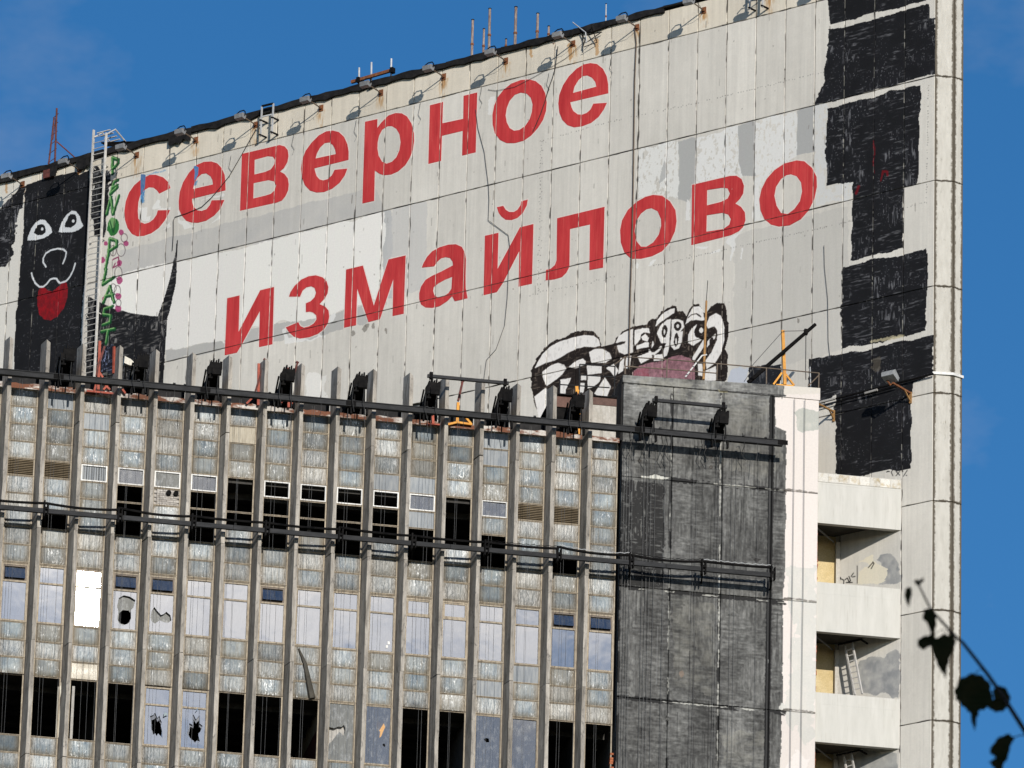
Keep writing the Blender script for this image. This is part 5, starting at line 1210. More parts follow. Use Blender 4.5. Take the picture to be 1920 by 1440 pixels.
# small white housing on the roof
t = thing('roof_vent', 'small white vent housing with black cap on the roof edge near the ladder', 'vent', 'S', (0, 0, 0))
b = MB(); p0 = s3(291, 268, .5); p1 = s3(310, 258, .5); b.box(p0[0], p1[0], .4, .8, p0[2] - .25, p1[2]); b.build('housing', M_CONC, t)
b = MB(); b.bar((p0[0] - .05, .6, p1[2] + .03), (p1[0] + .3, .6, p1[2] + .05), .5, .05); b.build('cap', M_TAR, t)
b = MB(); b.tube(s3(281, 275, .5), s3(281, 260, .5), .04, 6); b.build('stub', M_STEEL, t)
# red lattice mast
t = thing('lattice_mast', 'dark red lattice mast with a stay on the roof above the painted dog', 'mast', 'S', (0, 0, 0))
A_, B_, T_ = s3(92, 322, .6), s3(100, 318, .6), s3(106.5, 203, .6)
b = MB(); b.tube((A_[0] - .06, A_[1], A_[2]), (T_[0] - .10, T_[1], T_[2] - .35), .032, 6); b.build('leg', M_DARKRED, t)
b = MB(); b.tube((B_[0] + .06, B_[1], B_[2]), T_, .036, 6); b.build('leg', M_DARKRED, t)
for k in range(1, 7):
    f = k / 7; pa = Vector(A_).lerp(Vector(T_), f); pb = Vector(B_).lerp(Vector(T_), min(1, f + .05))
    b = MB(); b.tube(pa + Vector((-.12, 0, 0)), pb + Vector((.10, 0, .0)), .014, 5); b.build('rung', M_DARKRED, t)
b = MB(); b.tube(Vector(A_).lerp(Vector(T_), .5), Vector(B_).lerp(Vector(T_), .95), .018, 5); b.build('brace', M_DARKRED, t)
b = MB(); b.tube(s3(107, 266, .6), s3(148, 302, .6), .028, 6); b.build('stay', M_DARKRED, t)
b = MB(); q = s3(96, 326, .1); b.box(q[0] - .20, q[0] + .24, -.12, .3, q[2] - .22, q[2] + .10); b.build('base_box', M_DARKRED, t)
# wall ladder
t = thing('wall_ladder', 'long pale steel ladder fixed to the sign wall beside the painted dog', 'ladder', 'S', (-34.60, -.2, 0))
ladw = .59
for dx in (0, ladw):
    b = MB(); b.bar((dx, 0, 98.6), (dx, 0, 110.45 - (.0 if dx else -.25)), .05, .09, up=(0, 1, 0)); b.build('rail', M_LADDER, t)
if 1:
    b = MB(); b.tube((.02, 0, 0), (ladw - .02, 0, 0), .015, 6); me = b.mesh('rung', M_LADDER)
    z = 98.8
    while z < 110.6: put('rung', me, t, (0, 0, z)); z += .232
for z in (100.5, 103.4, 106.3, 109.2):
    for dx in (0, ladw):
        b = MB(); b.box(dx - .02, dx + .02, .02, .2, z - .02, z + .02); b.build('wall_bracket', M_LADDER, t)
for i in range(2):
    b = MB(); b.path([(i * ladw, 0, 110.4), (i * ladw + .05, .45, 110.75), (i * ladw + .1, 1.3, 110.35)], .03, 5); b.build('hand_hoop', M_LADDER, t)
for i in range(6):
    b = MB(); b.bar((.05 + .01 * i, .15 + .2 * i, 110.62 - .05 * i), (ladw + .05, .15 + .2 * i, 110.62 - .05 * i), .05, .03); b.build('step', M_LADDER, t)
t = thing('roof_spar', 'bundle of black pipes lying over the roof edge beside the ladder top', 'pipe bundle', 'S', (0, 0, 0))
for i in range(5):
    b = MB(); b.tube(s3(190 + i * 2, 268 + i * 1.5, -.1), s3(262 + i * 2, 270 + i * 2 - 4, .4 + i * .05), .022 + .012 * (i == 0), 5); b.build('pipe', M_BLACK, t)
# cables on the sign wall
def cable(label, pts, r, y=-.03, mat=None, which='S', name='cable', group=None):
    f = s3 if which == 'S' else g3
    q = [f(px_, py_, y if len(o) == 0 else o[0]) for px_, py_, *o in pts]
    m_ = Vector(q[0]); t = thing(name, label, 'cable', which, tuple(m_), group)
    b = MB(); b.path([Vector(p) - m_ for p in q], r, 5); b.build('strand', mat or M_CABLE, t); return t
cable('thin black cable hanging from the lamp row past the first letters с and е', [(480, 242, -.1), (452, 292), (430, 330), (410, 355), (395, 372), (378, 388), (350, 400), (328, 407), (325, 414), (325, 440), (323, 470)], .013)
cable('black cable hanging across the red letter о of the upper word', [(1046, 87, -.1), (1043, 110), (1041, 128), (1036, 146), (1029, 165), (1022, 190), (1013, 215), (999, 247)], .016)
cable('thin cable zigzagging down the wall between the words past letter й', [(892, 205), (896, 240), (908, 285), (916, 350), (917, 375), (915.5, 413), (953, 441), (955.5, 460), (951, 560), (946, 610), (930, 655), (912, 675), (906, 720)], .010, mat=M_ROPE)
cable('thick dark conduit running down the wall joint right of the upper word', [(1190, 52), (1193, 80), (1190, 150), (1188, 300), (1186, 420), (1181, 580), (1179, 690)], .024, -.035, M_BROWNFRAME)
cable('thin wire strung loosely along the top of the letters о and е', [(1100, 75, -.1), (1060, 110), (1000, 145), (965, 163), (930, 170), (915, 168)], .008, mat=M_ROPE)
for i, (xx, yy, lab) in enumerate(((433, 292, 'second letter of the upper word'), (551, 250, 'third letter of the upper word'), (668, 225, 'fourth letter of the upper word'), (788, 193, 'fifth letter of the upper word'), (903, 163, 'sixth letter of the upper word'), (1029, 137, 'seventh letter of the upper word'), (1147, 106, 'last letter of the upper word'))):
    cable('short loose lamp wire dangling beside the ' + lab, [(xx, yy), (xx - 1, yy + 8), (xx - 4, yy + 22), (xx + 1, yy + 30), (xx - 3, yy + 40)], .007, mat=M_ROPE)
cable('pair of thin vertical cracks of cable on the wall beside the black slabs', [(1545, 460), (1546, 500), (1552, 560), (1553, 640), (1556, 668)], .008, mat=M_ROPE)

# bracket lamp and pipes low on the sign wall near the corner
t = thing('wall_floodlight', 'grey floodlight on an orange bracket over the lowest black slab', 'floodlight', 'S', (0, 0, 0))
bz_ = s3(1708, 742, 0); b = MB(); b.box(bz_[0] - .04, bz_[0] + .04, -.05, 0, bz_[2] - .28, bz_[2] + .12); b.build('bracket', M_BROWNPIPE, t)
hp = s3(1674, 718, -1.0); b = MB(); b.bar((bz_[0], -.04, bz_[2] + .08), hp, .06, .06); b.build('arm', M_RUST, t)
b = MB(); b.bar((bz_[0], -.04, bz_[2] - .2), (bz_[0] - .02, -.38, bz_[2] + .1), .04, .04); b.build('strut', M_BROWNPIPE, t)
b = MB(); c_ = s3(1671, 706, -1.05); b.prism([(c_[1] - .20, c_[2] - .02), (c_[1] + .12, c_[2] - .16), (c_[1] + .20, c_[2] - .02), (c_[1] - .06, c_[2] + .20), (c_[1] - .20, c_[2] + .12)], c_[0] - .26, c_[0] + .20, 'x'); b.build('lamp_head', M_LAMPGL, t)
b = MB(); b.path([(c_[0] - .2, c_[1], c_[2] - .05), (c_[0] - .05, c_[1] + .05, c_[2] - .28), hp], .03, 5); b.build('yoke', M_RUST, t)
t = thing('wall_bracket', 'orange steel bracket on the sign wall beside the white stair edge', 'bracket', 'S', (0, 0, 0))
b2_ = s3(1564, 775, 0); b = MB(); b.box(b2_[0] - .035, b2_[0] + .035, -.05, 0, b2_[2] - .30, b2_[2] + .10); b.build('plate', M_BROWNPIPE, t)
b = MB(); b.bar((b2_[0], -.04, b2_[2] + .05), s3(1536, 758, -1.0), .055, .055); b.build('arm', M_BROWNPIPE, t)
b = MB(); b.bar((b2_[0], -.04, b2_[2] - .2), (b2_[0] - .0, -.34, b2_[2] + .05), .04, .04); b.build('strut', M_BROWNPIPE, t)
t = thing('wall_pipes', 'pair of black pipes with pale sleeves running along the lower black slabs', 'pipes', 'S', (0, 0, 0))
for (a, c, r) in (((1530, 757), (1750, 701), .035), ((1530, 764), (1680, 725), .022)):
    b = MB(); b.tube(s3(*a, -.12), s3(*c, -.10), r, 6); b.build('pipe', M_BLACK, t)
for (a, c) in (((1537, 754.5), (1566, 747)), ((1622, 737.5), (1645, 731))):
    b = MB(); b.tube(s3(*a, -.155), s3(*c, -.155), .045, 6); b.build('sleeve', M_CURTAING, t)

# ------------------------------------------------------------------ window cleaning rails on the office front
DAV_X = [-27.95 + 2.402 * i for i in range(10)]
t = thing('upper_cradle_rail', 'long black steel beam carried across the top of the concrete fins', 'rail', 'G', (0, -.86, 90.99))
RX0, RX1 = -33.0, -4.22
nseg = 6
for i in range(nseg):
    a = RX0 + (RX1 - RX0) * i / nseg; c = RX0 + (RX1 - RX0) * (i + 1) / nseg - .012
    b = MB(); b.box(a, c, -.06, .06, -.10, .10); b.box(a, c, -.085, .085, .075, .10001); b.box(a, c, -.085, .085, -.10001, -.075); b.build('beam', M_STEEL, t)
    b = MB(); b.box(c - .16, c + .16, -.10, -.085, -.08, .08); b.build('splice_plate', M_BLACK, t)
for k, dx in enumerate(DAV_X):
    for s_ in (-.26, .26):
        b = MB(); b.box(dx + s_ - .03, dx + s_ + .03, -.05, .10, -.34, -.10); b.build('hanger', M_BLACK, t)
rg = random.Random(3)
for i in range(34):
    xx = rg.uniform(RX0, RX1 - .3)
    if rg.random() < .5: b = MB(); b.box(-.04, .04, -.11, .09, .085, .085 + rg.uniform(.02, .06)); b.build('clip', M_STEEL, t, (xx, 0, 0))
    else:
        ln = rg.uniform(.2, .7); b = MB(); b.path([(0, -.07, -.1), (rg.uniform(-.04, .04), -.08, -.1 - ln * .5), (rg.uniform(-.06, .06), -.07, -.1 - ln)], .010, 4); b.build('loose_wire', M_CABLE, t, (xx, 0, 0))

t = thing('lower_cradle_rail', 'double black cable rail with clamps crossing the office front below the dark windows', 'rail', 'G', (0, -.80, 86.42))
LX0, LX1 = -33.0, -4.48
for i in range(8):
    a = LX0 + (LX1 - LX0) * i / 8; c = LX0 + (LX1 - LX0) * (i + 1) / 8 - .01
    b = MB(); b.box(a, c, -.05, .05, -.13, .02); b.build('beam', M_STEEL, t)
CL = [-33.21 + 2.4 * i for i in range(12)] + [-4.50]
for i in range(len(CL) - 1):
    a, c = CL[i], CL[i + 1]; sag = random.uniform(.02, .09); n = 7
    pts = [(a + (c - a) * j / n, -.05 + random.uniform(-.01, .01), .20 - sag * 4 * (j / n) * (1 - j / n) + .06 * ((i % 3) == 0) * (1 - j / n)) for j in range(n + 1)]
    b = MB(); b.path(pts, .042, 6); b.build('cable_bundle', M_BLACK, t)
    if i > 7:
        b = MB(); pts2 = [(a + (c - a) * j / 20, -.09, p_ + .03 * (j % 2)) for j, p_ in zip(range(21), np.interp(np.linspace(0, n, 21), range(n + 1), [q[2] + .05 for q in pts]))]
        b.path(pts2, .012, 4); b.build('frayed_foil', M_GALV if random.random() < .4 else M_BLACK, t)
for a in CL[1:]:
    b = MB(); b.box(a - .07, a - .02, -.13, .10, -.26, .27); b.box(a + .05, a + .09, -.12, .09, -.22, .20); b.box(a - .07, a + .09, -.135, -.13 + .01, -.03, .05); b.build('clamp', M_BLACK, t)
    b = MB(); b.bar((a, .1, -.16), (a + .1, .75, -.30), .05, .05); b.build('stay', M_BLACK, t)

def davit(label, x):
    t = thing('cradle_davit', label, 'davit', 'G', (x, 0, 91.0), 'black davit arms along the upper cradle rail')
    # inclined box arm reaching out from the roof, with sheave head and hanging plates
    b = MB()
    b.prism([(1.75, -.16), (1.80, .14), (-.55, 1.00), (-1.0, .96), (-1.0, .70), (-.75, .56)], -.15, .13, 'x')
    b.box(-.21, -.151, -.75, .3, .30, .56); b.box(.131, .19, -.5, .5, .26, .50); b.bar((-.23, 1.2, -.1), (-.23, -.5, .86), .05, .06); b.bar((.21, 1.2, -.05), (.21, -.6, .9), .05, .06)
    b.build('arm', M_BLACK, t)
    b = MB(); b.box(-.17, .16, -1.06, -.70, .62, .92); b.box(-.25, -.171, -1.08, -.86, .50, .78); b.box(.161, .24, -1.0, -.75, .74, 1.0); b.box(-.10, .20, -1.12, -1.061, .50, .74); b.box(-.21, -.06, -.98, -.8, .40, .61)
    for q, (s_, h_) in enumerate(((-.13, 1.00), (-.04, 1.10), (.05, 1.06), (.13, 1.13))): b.box(s_ - .022, s_ + .022, -1.04 + .05 * q, -.78, .921, h_)
    b.build('head', M_BLACK, t)
    b = MB(); b.tube((-.22, -.93, .66), (.22, -.93, .66), .13, 12); b.build('sheave', M_STEEL, t)
    b = MB(); b.tube((.16, -.78, .62), (.16, -.86, .08), .028, 6); b.tube((-.16, -.78, .62), (-.16, -.86, .08), .024, 6); b.build('hanger_rod', M_BLACK, t)
    b = MB(); b.box(-.26, .26, .75, 1.9, -.16, .06); b.build('base', M_BLACK, t)
    for s_ in (-.24, .12):
        b = MB(); b.path([(s_, -1.05, .6), (s_ - .03, -1.07, .1), (s_ + .05, -1.05, -.35)], .012, 4); b.build('rope_tail', M_CABLE, t)
    return t
dl = ['black davit arm standing in front of the painted dog chest', 'black davit arm below the painted dog tail', 'black davit arm left of the red letter и of the lower word', 'black davit arm with a red post below the letter з', 'black davit arm standing alone below the letter а', 'black davit arm at the left end of the raised black bar', 'black davit arm at the right end of the raised black bar', 'black davit arm against the dark roof hatch with an orange post', 'black davit arm on the brushed black stair wall, the left of the pair', 'black davit arm on the brushed stair wall beside its tall white joint, right of pair']
d0 = davit(dl[0], DAV_X[0])
for i in range(1, 10):
    dup(d0, 'G', (DAV_X[i], 0 if i < 8 else -.13, 91.0 if i < 8 else 90.86), dl[i])
for a, c, z0_, lab in ((DAV_X[5] - .2, DAV_X[6] + .1, 92.18, 'black bar linking two davit heads above the office roof'), (DAV_X[8] + .1, DAV_X[9] + .2, 92.06, 'black bar linking two davit heads on the stair wall')):
    t = thing('tie_bar', lab, 'bar', 'G', (a, -.95, z0_)); b = MB(); b.box(0, c - a, -.05, .05, -.05, .05); b.build('bar', M_STEEL, t)
    for q in (.12, c - a - .12): b = MB(); b.box(q - .05, q + .05, -.07, .07, -.10, .13); b.build('clamp', M_BLACK, t)
# hanging steel ropes in pairs down the front
rg = random.Random(12); nrope = 0
def rope(x, z1, z0, y, r=.0055):
    t = thing('hanging_rope', 'thin dark steel rope hanging straight down the building front from the cradle rail', 'rope', 'G', (x, y, z1), 'steel ropes hanging down the front')
    n = 6; b = MB(); b.path([(rg.uniform(-.01, .01), 0, -(z1 - z0) * i / n) for i in range(n + 1)], r, 4); b.build('strand', M_ROPE, t)
for c in range(0, 17):
    xc = (fin_x(c) + fin_x(c + 1)) / 2
    offs = (-.30, -.22) if c % 2 == 0 else (-.32, -.22, .22)
    if c in (2,): offs = (-.18, .02, .22, .35)
    if c in (11,): offs = (-.1, .05, .35)
    for o_ in offs: rope(xc + o_ + rg.uniform(-.03, .03), 90.9, 74.5, -.80 + rg.uniform(-.02, .02))
for px_ in (1169, 1174, 1179, 1184, 1207, 1213, 1219, 1228, 1246, 1300, 1306, 1342, 1347, 1372, 1380, 1421, 1443):
    x = gp(px_, 1000, -.3)[0]; rope(x, 90.85, 74.5, rg.uniform(-.32, -.18), .008 if px_ < 1260 else .006)
for px_ in (1487, 1507):
    x = gp(px_, 1000, -.22)[0]; rope(x, 92.9, 74.5, -.22, .010)
# dangling wire ends below the rail on the stair wall
for i, px_ in enumerate((1180, 1206, 1240, 1248, 1313, 1322, 1392)):
    cable('frayed wire end dangling below the rail on the stair wall, ' + ('first', 'second', 'third', 'fourth', 'fifth', 'sixth', 'seventh')[i] + ' from the left', [(px_, 812, -.8), (px_ + 1, 822), (px_ + 4, 836), (px_ - 2, 850), (px_ + 6, 864)], .011, -.5, None, 'G')

# ------------------------------------------------------------------ roof furniture of the office block
def trestle(label, pts_post, pts_legs, mat, y, w=.07, cross=None, name='roof_hoist'):
    t = thing(name, label, 'hoist', 'G', (0, 0, 0))
    b = MB(); b.bar(g3(*pts_post[0], y), g3(*pts_post[1], y), w, w); b.build('post', mat, t)
    for a, c in pts_legs:
        b = MB(); b.bar(g3(*a, y), g3(*c, y + .02), w * .75, w * .75); b.build('strut', mat, t)
    for a, c in (cross or []):
        b = MB(); b.bar(g3(*a, y - .05), g3(*c, y - .05), w * .8, w * .8); b.build('jib', M_DARKRED, t)
    return t
trestle('red steel hoist frame on the roof below the ladder', ((187, 640), (184, 731)), [((176, 735), (184, 703)), ((193, 708), (184, 695)), ((162, 733), (212, 738)), ((193, 718), (206, 731)), ((206, 717), (194, 731)), ((214, 650), (213, 700)), ((229, 730), (235, 738))], M_RED, -.10, .085, [((196, 650), (183, 690)), ((183, 690), (181, 705))])
trestle('dark red hoist with leaning jib left of a fin below letter и', ((485, 682), (484, 760)), [((462, 757), (476, 743)), ((476, 743), (485, 742))], M_RED, -.08, .08, [((497, 675), (478, 737)), ((494, 673), (499, 676))])
trestle('red post beside the davit below the letter з', ((541, 690), (541, 764)), [((527, 755), (541, 742)), ((541, 742), (550, 758))], M_RED, -.08, .08, [((558, 680), (548, 712)), ((555, 678), (560, 681))])
trestle('orange yellow hoist post with dark head under the raised black bar', ((859, 755), (857, 792)), [((857, 792), (885, 796)), ((857, 792), (840, 796)), ((873, 783), (884, 796))], M_YELLOW, -.08, .09, [((868, 712), (859, 752)), ((864, 712), (871, 714))])
trestle('short red post in front of the davit under the raised black bar', ((811, 770), (812, 795)), [((799, 796), (826, 797))], M_RED, -.08, .08)
trestle('orange post leaning against the dark roof hatch', ((1081, 725), (1087, 815)), [((1085, 735), (1081, 728))], M_YELLOW, .30, .10, [((1080, 737), (1084, 745))])
t = thing('loudspeaker_horn', 'cream horn shaped box on the roof left of the second davit', 'horn', 'G', (0, 0, 0))
b = MB(); c_ = g3(242, 681, .7); b.prism([(c_[0] - .17, c_[2] + .18), (c_[0] + .02, c_[2] + .10), (c_[0] + .20, c_[2] - .05), (c_[0] + .21, c_[2] - .14), (c_[0] - .02, c_[2] - .12), (c_[0] - .18, c_[2] - .06)], .55, .9, 'y'); b.build('body', M_YPLASTER if False else M_CURTAIN, t)
b = MB(); b.tube((c_[0] - .1, .7, c_[2] - .1), (c_[0] - .1, .7, 90.9), .03, 6); b.build('stand', M_BLACK, t)

def railing(label, posts, rails, y, mat, group=None):
    t = thing('roof_railing', label, 'railing', 'G', (0, 0, 0), group)
    for a, c in posts: b = MB(); b.tube(g3(*a, y), g3(*c, y), .022, 6); b.build('post', mat, t)
    for a, c in rails: b = MB(); b.tube(g3(*a, y), g3(*c, y), .020, 6); b.build('rail', mat, t)
railing('thin brown guard railing along the top of the stair tower', [((1172, 702), (1172, 668)), ((1250, 707), (1251, 674)), ((1344, 713), (1345, 682)), ((1437, 720), (1437, 690)), ((1535, 727), (1535.5, 699))], [((1172, 669), (1250, 674)), ((1251, 674), (1345, 682)), ((1345, 682), (1437, 690)), ((1437, 690), (1535.5, 699.5)), ((1172, 687), (1250, 692)), ((1250, 692), (1345, 700)), ((1172, 669), (1152, 684)), ((1515, 724), (1535, 704))], .12, M_BROWNFRAME)
railing('dark guard railing around the roof hatch at the end of the glass front', [((1086, 738), (1087, 683)), ((1152, 742), (1153, 686)), ((1049, 742), (1050, 714))], [((1087, 683), (1153, 687)), ((1087, 703), (1153, 707)), ((1050, 721), (1143, 727)), ((1153, 687), (1168, 672))], .6, M_STEEL)
t = thing('aerial_mast', 'tall brown orange mast with thin rod rising from the stair tower roof', 'mast', 'G', (0, 0, 0))
b = MB(); b.tube(g3(1319, 714, .5), g3(1324.5, 564, .5), .045, 8, 0, .035); b.build('pole', M_BROWNPIPE, t)
b = MB(); b.tube(g3(1324.5, 564, .5), g3(1327, 526, .5), .012, 5); b.build('rod', M_STEEL, t)
b = MB(); b.path([g3(1285, 707, .3), g3(1316, 667, .45), g3(1325, 665, .5)], .026, 6); b.build('white_stay', M_WHITEFRAME, t)
t = thing('jib_crane', 'black pole boom leaning on an orange A frame crane post on the stair tower roof', 'crane', 'G', (0, 0, 0))
b = MB(); b.bar(g3(1471.5, 722, .9), g3(1467.5, 620, .9), .12, .10); b.build('post', M_YELLOW, t)
for a, c in (((1450, 721), (1466, 699)), ((1489, 723), (1471, 699)), ((1455, 722), (1488, 724))): b = MB(); b.bar(g3(*a, .9), g3(*c, .9), .06, .06); b.build('leg', M_YELLOW, t)
b = MB(); b.tube(g3(1403, 717, .75), g3(1529, 608, .75), .075, 8, 0, .06); b.build('boom', M_BLACK, t)
for a, c in (((1468, 621), (1513, 620)), ((1467, 622), (1408, 688)), ((1395, 716), (1412, 690)), ((1411, 690), (1416, 713))): b = MB(); b.tube(g3(*a, .8), g3(*c, .78), .012, 4); b.build('stay_wire', M_CABLE, t)
b = MB(); b.path([g3(1511, 624, .74), g3(1511, 650, .74), g3(1510.5, 690, .74), g3(1511, 712, .74)], .014, 5); b.build('chain', M_STEEL, t)
b = MB(); c_ = g3(1511, 622, .74); b.box(c_[0] - .06, c_[0] + .06, .66, .82, c_[2] - .1, c_[2] + .08); b.build('pulley', M_BLACK, t)
t = thing('rebar_rod', 'short pale rod standing at the white corner of the stair tower roof', 'rod', 'G', (0, 0, 0))
b = MB(); b.tube(g3(1520, 727, .4), g3(1519, 688, .4), .02, 6); b.build('rod', M_GALV, t)

# ladders in the balconies (they lean against the continuing sign wall)
for i, lab in enumerate(('pale steel ladder leaning inside the middle balcony up to a ceiling hatch', 'pale steel ladder inside the lowest balcony at the picture bottom edge')):
    dz = -3.83 * i
    t = thing('balcony_ladder', lab, 'ladder', 'S', (0, 0, 0), 'ladders in the stair tower balconies')
    y = -.42
    a0, a1 = s3(1584, 1210, y), s3(1603, 1303, y - .1); c0, c1 = s3(1598, 1205, y), s3(1616.5, 1301, y - .1)
    v = lambda p: Vector((p[0], p[1], p[2] + dz))
    for p, q in ((a0, a1), (c0, c1)): b = MB(); b.bar(v(p), v(q), .055, .055); b.build('rail', M_LADDER, t)
    for k in range(1, 9):
        f = k / 9; b = MB(); b.bar(v(a0).lerp(v(a1), f), v(c0).lerp(v(c1), f), .028, .028); b.build('rung', M_LADDER, t)
    h0, h1 = s3(1570, 1209, -.7), s3(1614, 1199, -.5)
    b = MB(); b.bar(v(h0), v(h1), .05, .05); b.bar(v(h1), v(s3(1627, 1207, -.2)), .05, .05); b.build('hatch_frame', M_BLACK, t)

# ------------------------------------------------------------------ near tree: twig and leaves hang into the picture
def near(px, py, d):
    v = ray(px, py); v = v / np.linalg.norm(v); return CAM + v * d
def mat_leaf():
    m, t, out = new_mat('dark leaf'); k = NT(t)
    c = k.mix(k.ramp(k.noise(k.coord((1, 1, 1)), 40, 4), .35, .7), (0.020, 0.030, 0.012), (0.050, 0.045, 0.020))
    p = k.bsdf(out, c, .6, 0, None, .3); p.inputs['Subsurface Weight'].default_value = 0.0
    tl = k.n('ShaderNodeBsdfTranslucent'); k.l(c, tl.inputs[0]); ms = k.n('ShaderNodeMixShader'); ms.inputs[0].default_value = .3; k.l(p.outputs[0], ms.inputs[1]); k.l(tl.outputs[0], ms.inputs[2]); k.l(ms.outputs[0], out.inputs[0]); return m
M_LEAF = mat_leaf(); M_BARK = simple('grey brown bark', (.05, .04, .03), (.12, .10, .08), 9, (1, 1, .3), .9)
M_TWIG = simple('dark twig bark', (.02, .014, .013), (.04, .028, .025), 60, rough=.8)
D = 9.0
tree = bpy.data.objects.new('tree', None); COL.objects.link(tree); tree['label'] = 'near tree whose dark out of focus twig with leaves hangs into the lower right'; tree['category'] = 'tree'
tb = Vector((4.3, 4.6, 0)); tree.location = tb
def rel(p): return Vector(p) - tb
tw_px = [(1716, 1090, 9.0), (1722, 1096, 9.0), (1745, 1142, 9.0), (1790, 1192, 9.0), (1806, 1206, 9.0), (1850, 1262, 9.0), (1880, 1305, 9.0), (1925, 1376, 9.0), (2050, 1590, 8.9), (2500, 1900, 8.6)]
pts = [rel(near(*q)) for q in tw_px] + [Vector((3.0 - tb.x, 6.2 - tb.y, 4.3)), Vector((-.3, .3, 4.6)), Vector((0, 0, 4.9))]
rad = [.0009, .0011, .0014, .0019, .0020, .0023, .0026, .003, .0045, .006, .012, .03, .045]
b = MB(); b.path(pts, rad, 6); twig = b.build('twig', M_TWIG, tree)
b = MB(); b.path([(0, 0, -.1), (.05, 0, 1.6), (-.1, .1, 3.2), (0, 0, 4.9), (-.15, -.6, 6.5), (-.2, -2.2, 8.2)], [.2, .17, .15, .12, .09, .05], 9); b.build('trunk', M_BARK, tree)
for e_ in ((-1.6, -4.2, 8.6), (.3, -4.6, 8.8), (-2.2, -6.3, 9.3), (1.0, -2.0, 8.8)):
    b = MB(); b.path([(-.15, -.6, 6.5), (e_[0] * .5, e_[1] * .5 - .3, 7.6), e_], [.05, .035, .015], 6); b.build('limb', M_BARK, tree)
def leaf(cx, cy, d, outline, curl=.15, pet=None):
    # outline in photo-scaled pixels about (cx, cy): becomes a curled blade of real size at distance d
    o = near(cx, cy, d); s_ = d / FPX; rg = random.Random(int(cx * 7 + cy))
    fine_ = []
    for i_, (x, y) in enumerate(outline):
        x2, y2 = outline[(i_ + 1) % len(outline)]; fine_.append((x, y))
        for f_ in (.33, .66):
            j_ = 1 + (.09 if f_ < .5 else -.03) * rg.uniform(.3, 1.2); fine_.append(((x + (x2 - x) * f_) * j_, (y + (y2 - y) * f_) * j_))
    outline = fine_
    from mathutils.geometry import tessellate_polygon
    tris = tessellate_polygon([[Vector((x, y, 0)) for x, y in outline]])
    R3, U3, F3 = Vector(RT), Vector(UP), Vector(FW)
    mx_ = max(math.hypot(x, y) for x, y in outline)
    vs = []
    for side in (0, .0004):
        for x, y in outline:
            dep = curl * (x * x + .4 * y * y) / mx_ * s_ + .35 * y * s_ + side
            vs.append(R3 * (x * s_) - U3 * (y * s_) + F3 * dep)
    n = len(outline); fs = [tuple(t_) for t_ in tris] + [tuple(n + i for i in t_[::-1]) for t_ in tris] + [(i, (i + 1) % n, n + (i + 1) % n, n + i) for i in range(n)]
    b = MB(); b.add(vs, fs)
    lf = b.build('leaf', M_LEAF, twig, rel(o))
    return lf
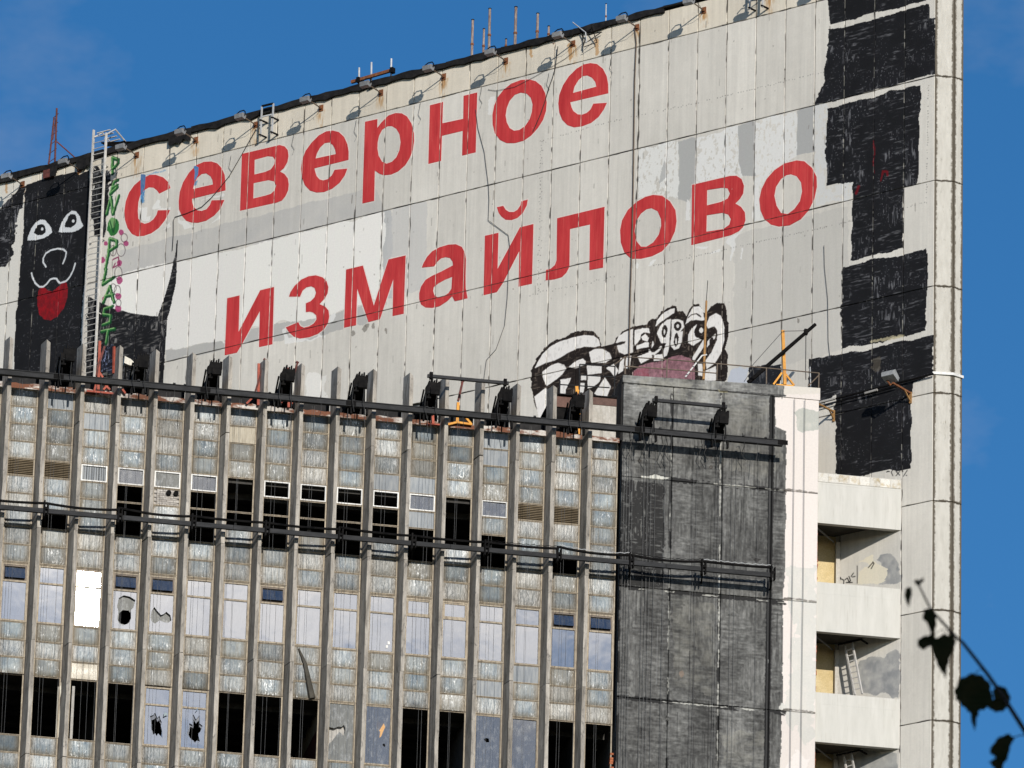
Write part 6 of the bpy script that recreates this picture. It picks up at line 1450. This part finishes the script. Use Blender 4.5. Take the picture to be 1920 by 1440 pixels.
LV = [
    (1722, 1094, 9.0, [(-2, 4), (-9, -4), (-4, -8), (2, -6), (8, -11), (11, -6), (5, 0), (2, 6)]),
    (1703, 1118, 9.0, [(-1, -17), (6, -16), (7, -6), (4, 8), (2, 20), (-2, 14), (-7, 0), (-6, -12)]),
    (1740, 1163, 9.0, [(-8, -20), (8, -22), (14, -12), (16, 6), (13, 20), (6, 26), (2, 14), (-2, 4), (-10, -2)]),
    (1736, 1205, 9.0, [(-14, 8), (-16, -4), (-6, -12), (6, -14), (14, -20), (18, -8), (24, 0), (14, 6), (4, 8), (-4, 14)]),
    (1768, 1225, 9.0, [(-20, -24), (-4, -34), (14, -36), (24, -26), (20, -6), (12, 12), (8, 30), (6, 48), (0, 36), (-8, 26), (-14, 10), (-20, -4)]),
    (1826, 1300, 8.97, [(-36, 2), (-30, -22), (-10, -36), (10, -36), (28, -22), (34, 0), (36, 20), (22, 30), (10, 34), (6, 50), (4, 72), (-2, 58), (-6, 36), (-18, 26), (-30, 14)]),
    (1874, 1310, 9.03, [(-14, -14), (-4, -24), (10, -22), (20, -6), (20, 10), (10, 22), (-4, 26), (-18, 20), (-24, 8), (-10, 0)]),
    (1880, 1404, 9.0, [(-24, 2), (-12, -18), (6, -28), (22, -22), (14, -4), (10, 18), (2, 30), (0, 60), (-18, 62), (-14, 36), (-26, 26), (-12, 16), (-22, 10)]),
]
for q in LV: leaf(*q)
b = MB(); b.path([rel(near(1790, 1192, 9)), rel(near(1766, 1180, 9)), rel(near(1752, 1190, 9))], .0006, 4); b.build('petiole', M_TWIG, twig)
b = MB(); b.path([rel(near(1840, 1255, 9)), rel(near(1832, 1258, 8.98)), rel(near(1826, 1270, 8.97))], .0006, 4); b.build('petiole', M_TWIG, twig)
b = MB(); b.path([rel(near(1938, 1384, 9)), rel(near(1915, 1378, 9)), rel(near(1896, 1384, 9))], .0008, 4); b.build('petiole', M_TWIG, twig)
# unseen foliage added above and behind the camera to shade the twig
rg = np.random.default_rng(4); n = 9000
cc = np.array([(2.4, 1.6, 7.4), (3.2, -.6, 8.2), (4.2, -2.6, 9.2), (2.6, 2.4, 6.9), (4.4, 1.2, 7.8), (3.0, .6, 8.6), (1.9, 2.9, 6.8)]); rr = np.array([1.3, 1.5, 1.8, 1.0, 1.5, 1.4, .9])
k = rg.integers(0, len(cc), n); d = rg.normal(size=(n, 3)); d /= np.linalg.norm(d, axis=1)[:, None]
c = cc[k] + d * (rr[k] * rg.random(n) ** .45)[:, None] - np.array(tb)
a = rg.normal(size=(n, 3)); a /= np.linalg.norm(a, axis=1)[:, None]; bb = np.cross(a, rg.normal(size=(n, 3))); bb /= np.linalg.norm(bb, axis=1)[:, None]
s_ = (.07 + .05 * rg.random(n))[:, None]
v = np.stack([c - a * s_, c + bb * s_ * .6, c + a * s_, c - bb * s_ * .6], 1).reshape(-1, 3)
me = bpy.data.meshes.new('shade_crown'); me.from_pydata(v.tolist(), [], [(4 * i, 4 * i + 1, 4 * i + 2, 4 * i + 3) for i in range(n)])
me.materials.append(M_LEAF); cr_ = put('shade_crown', me, tree); cr_['kind'] = 'stuff'
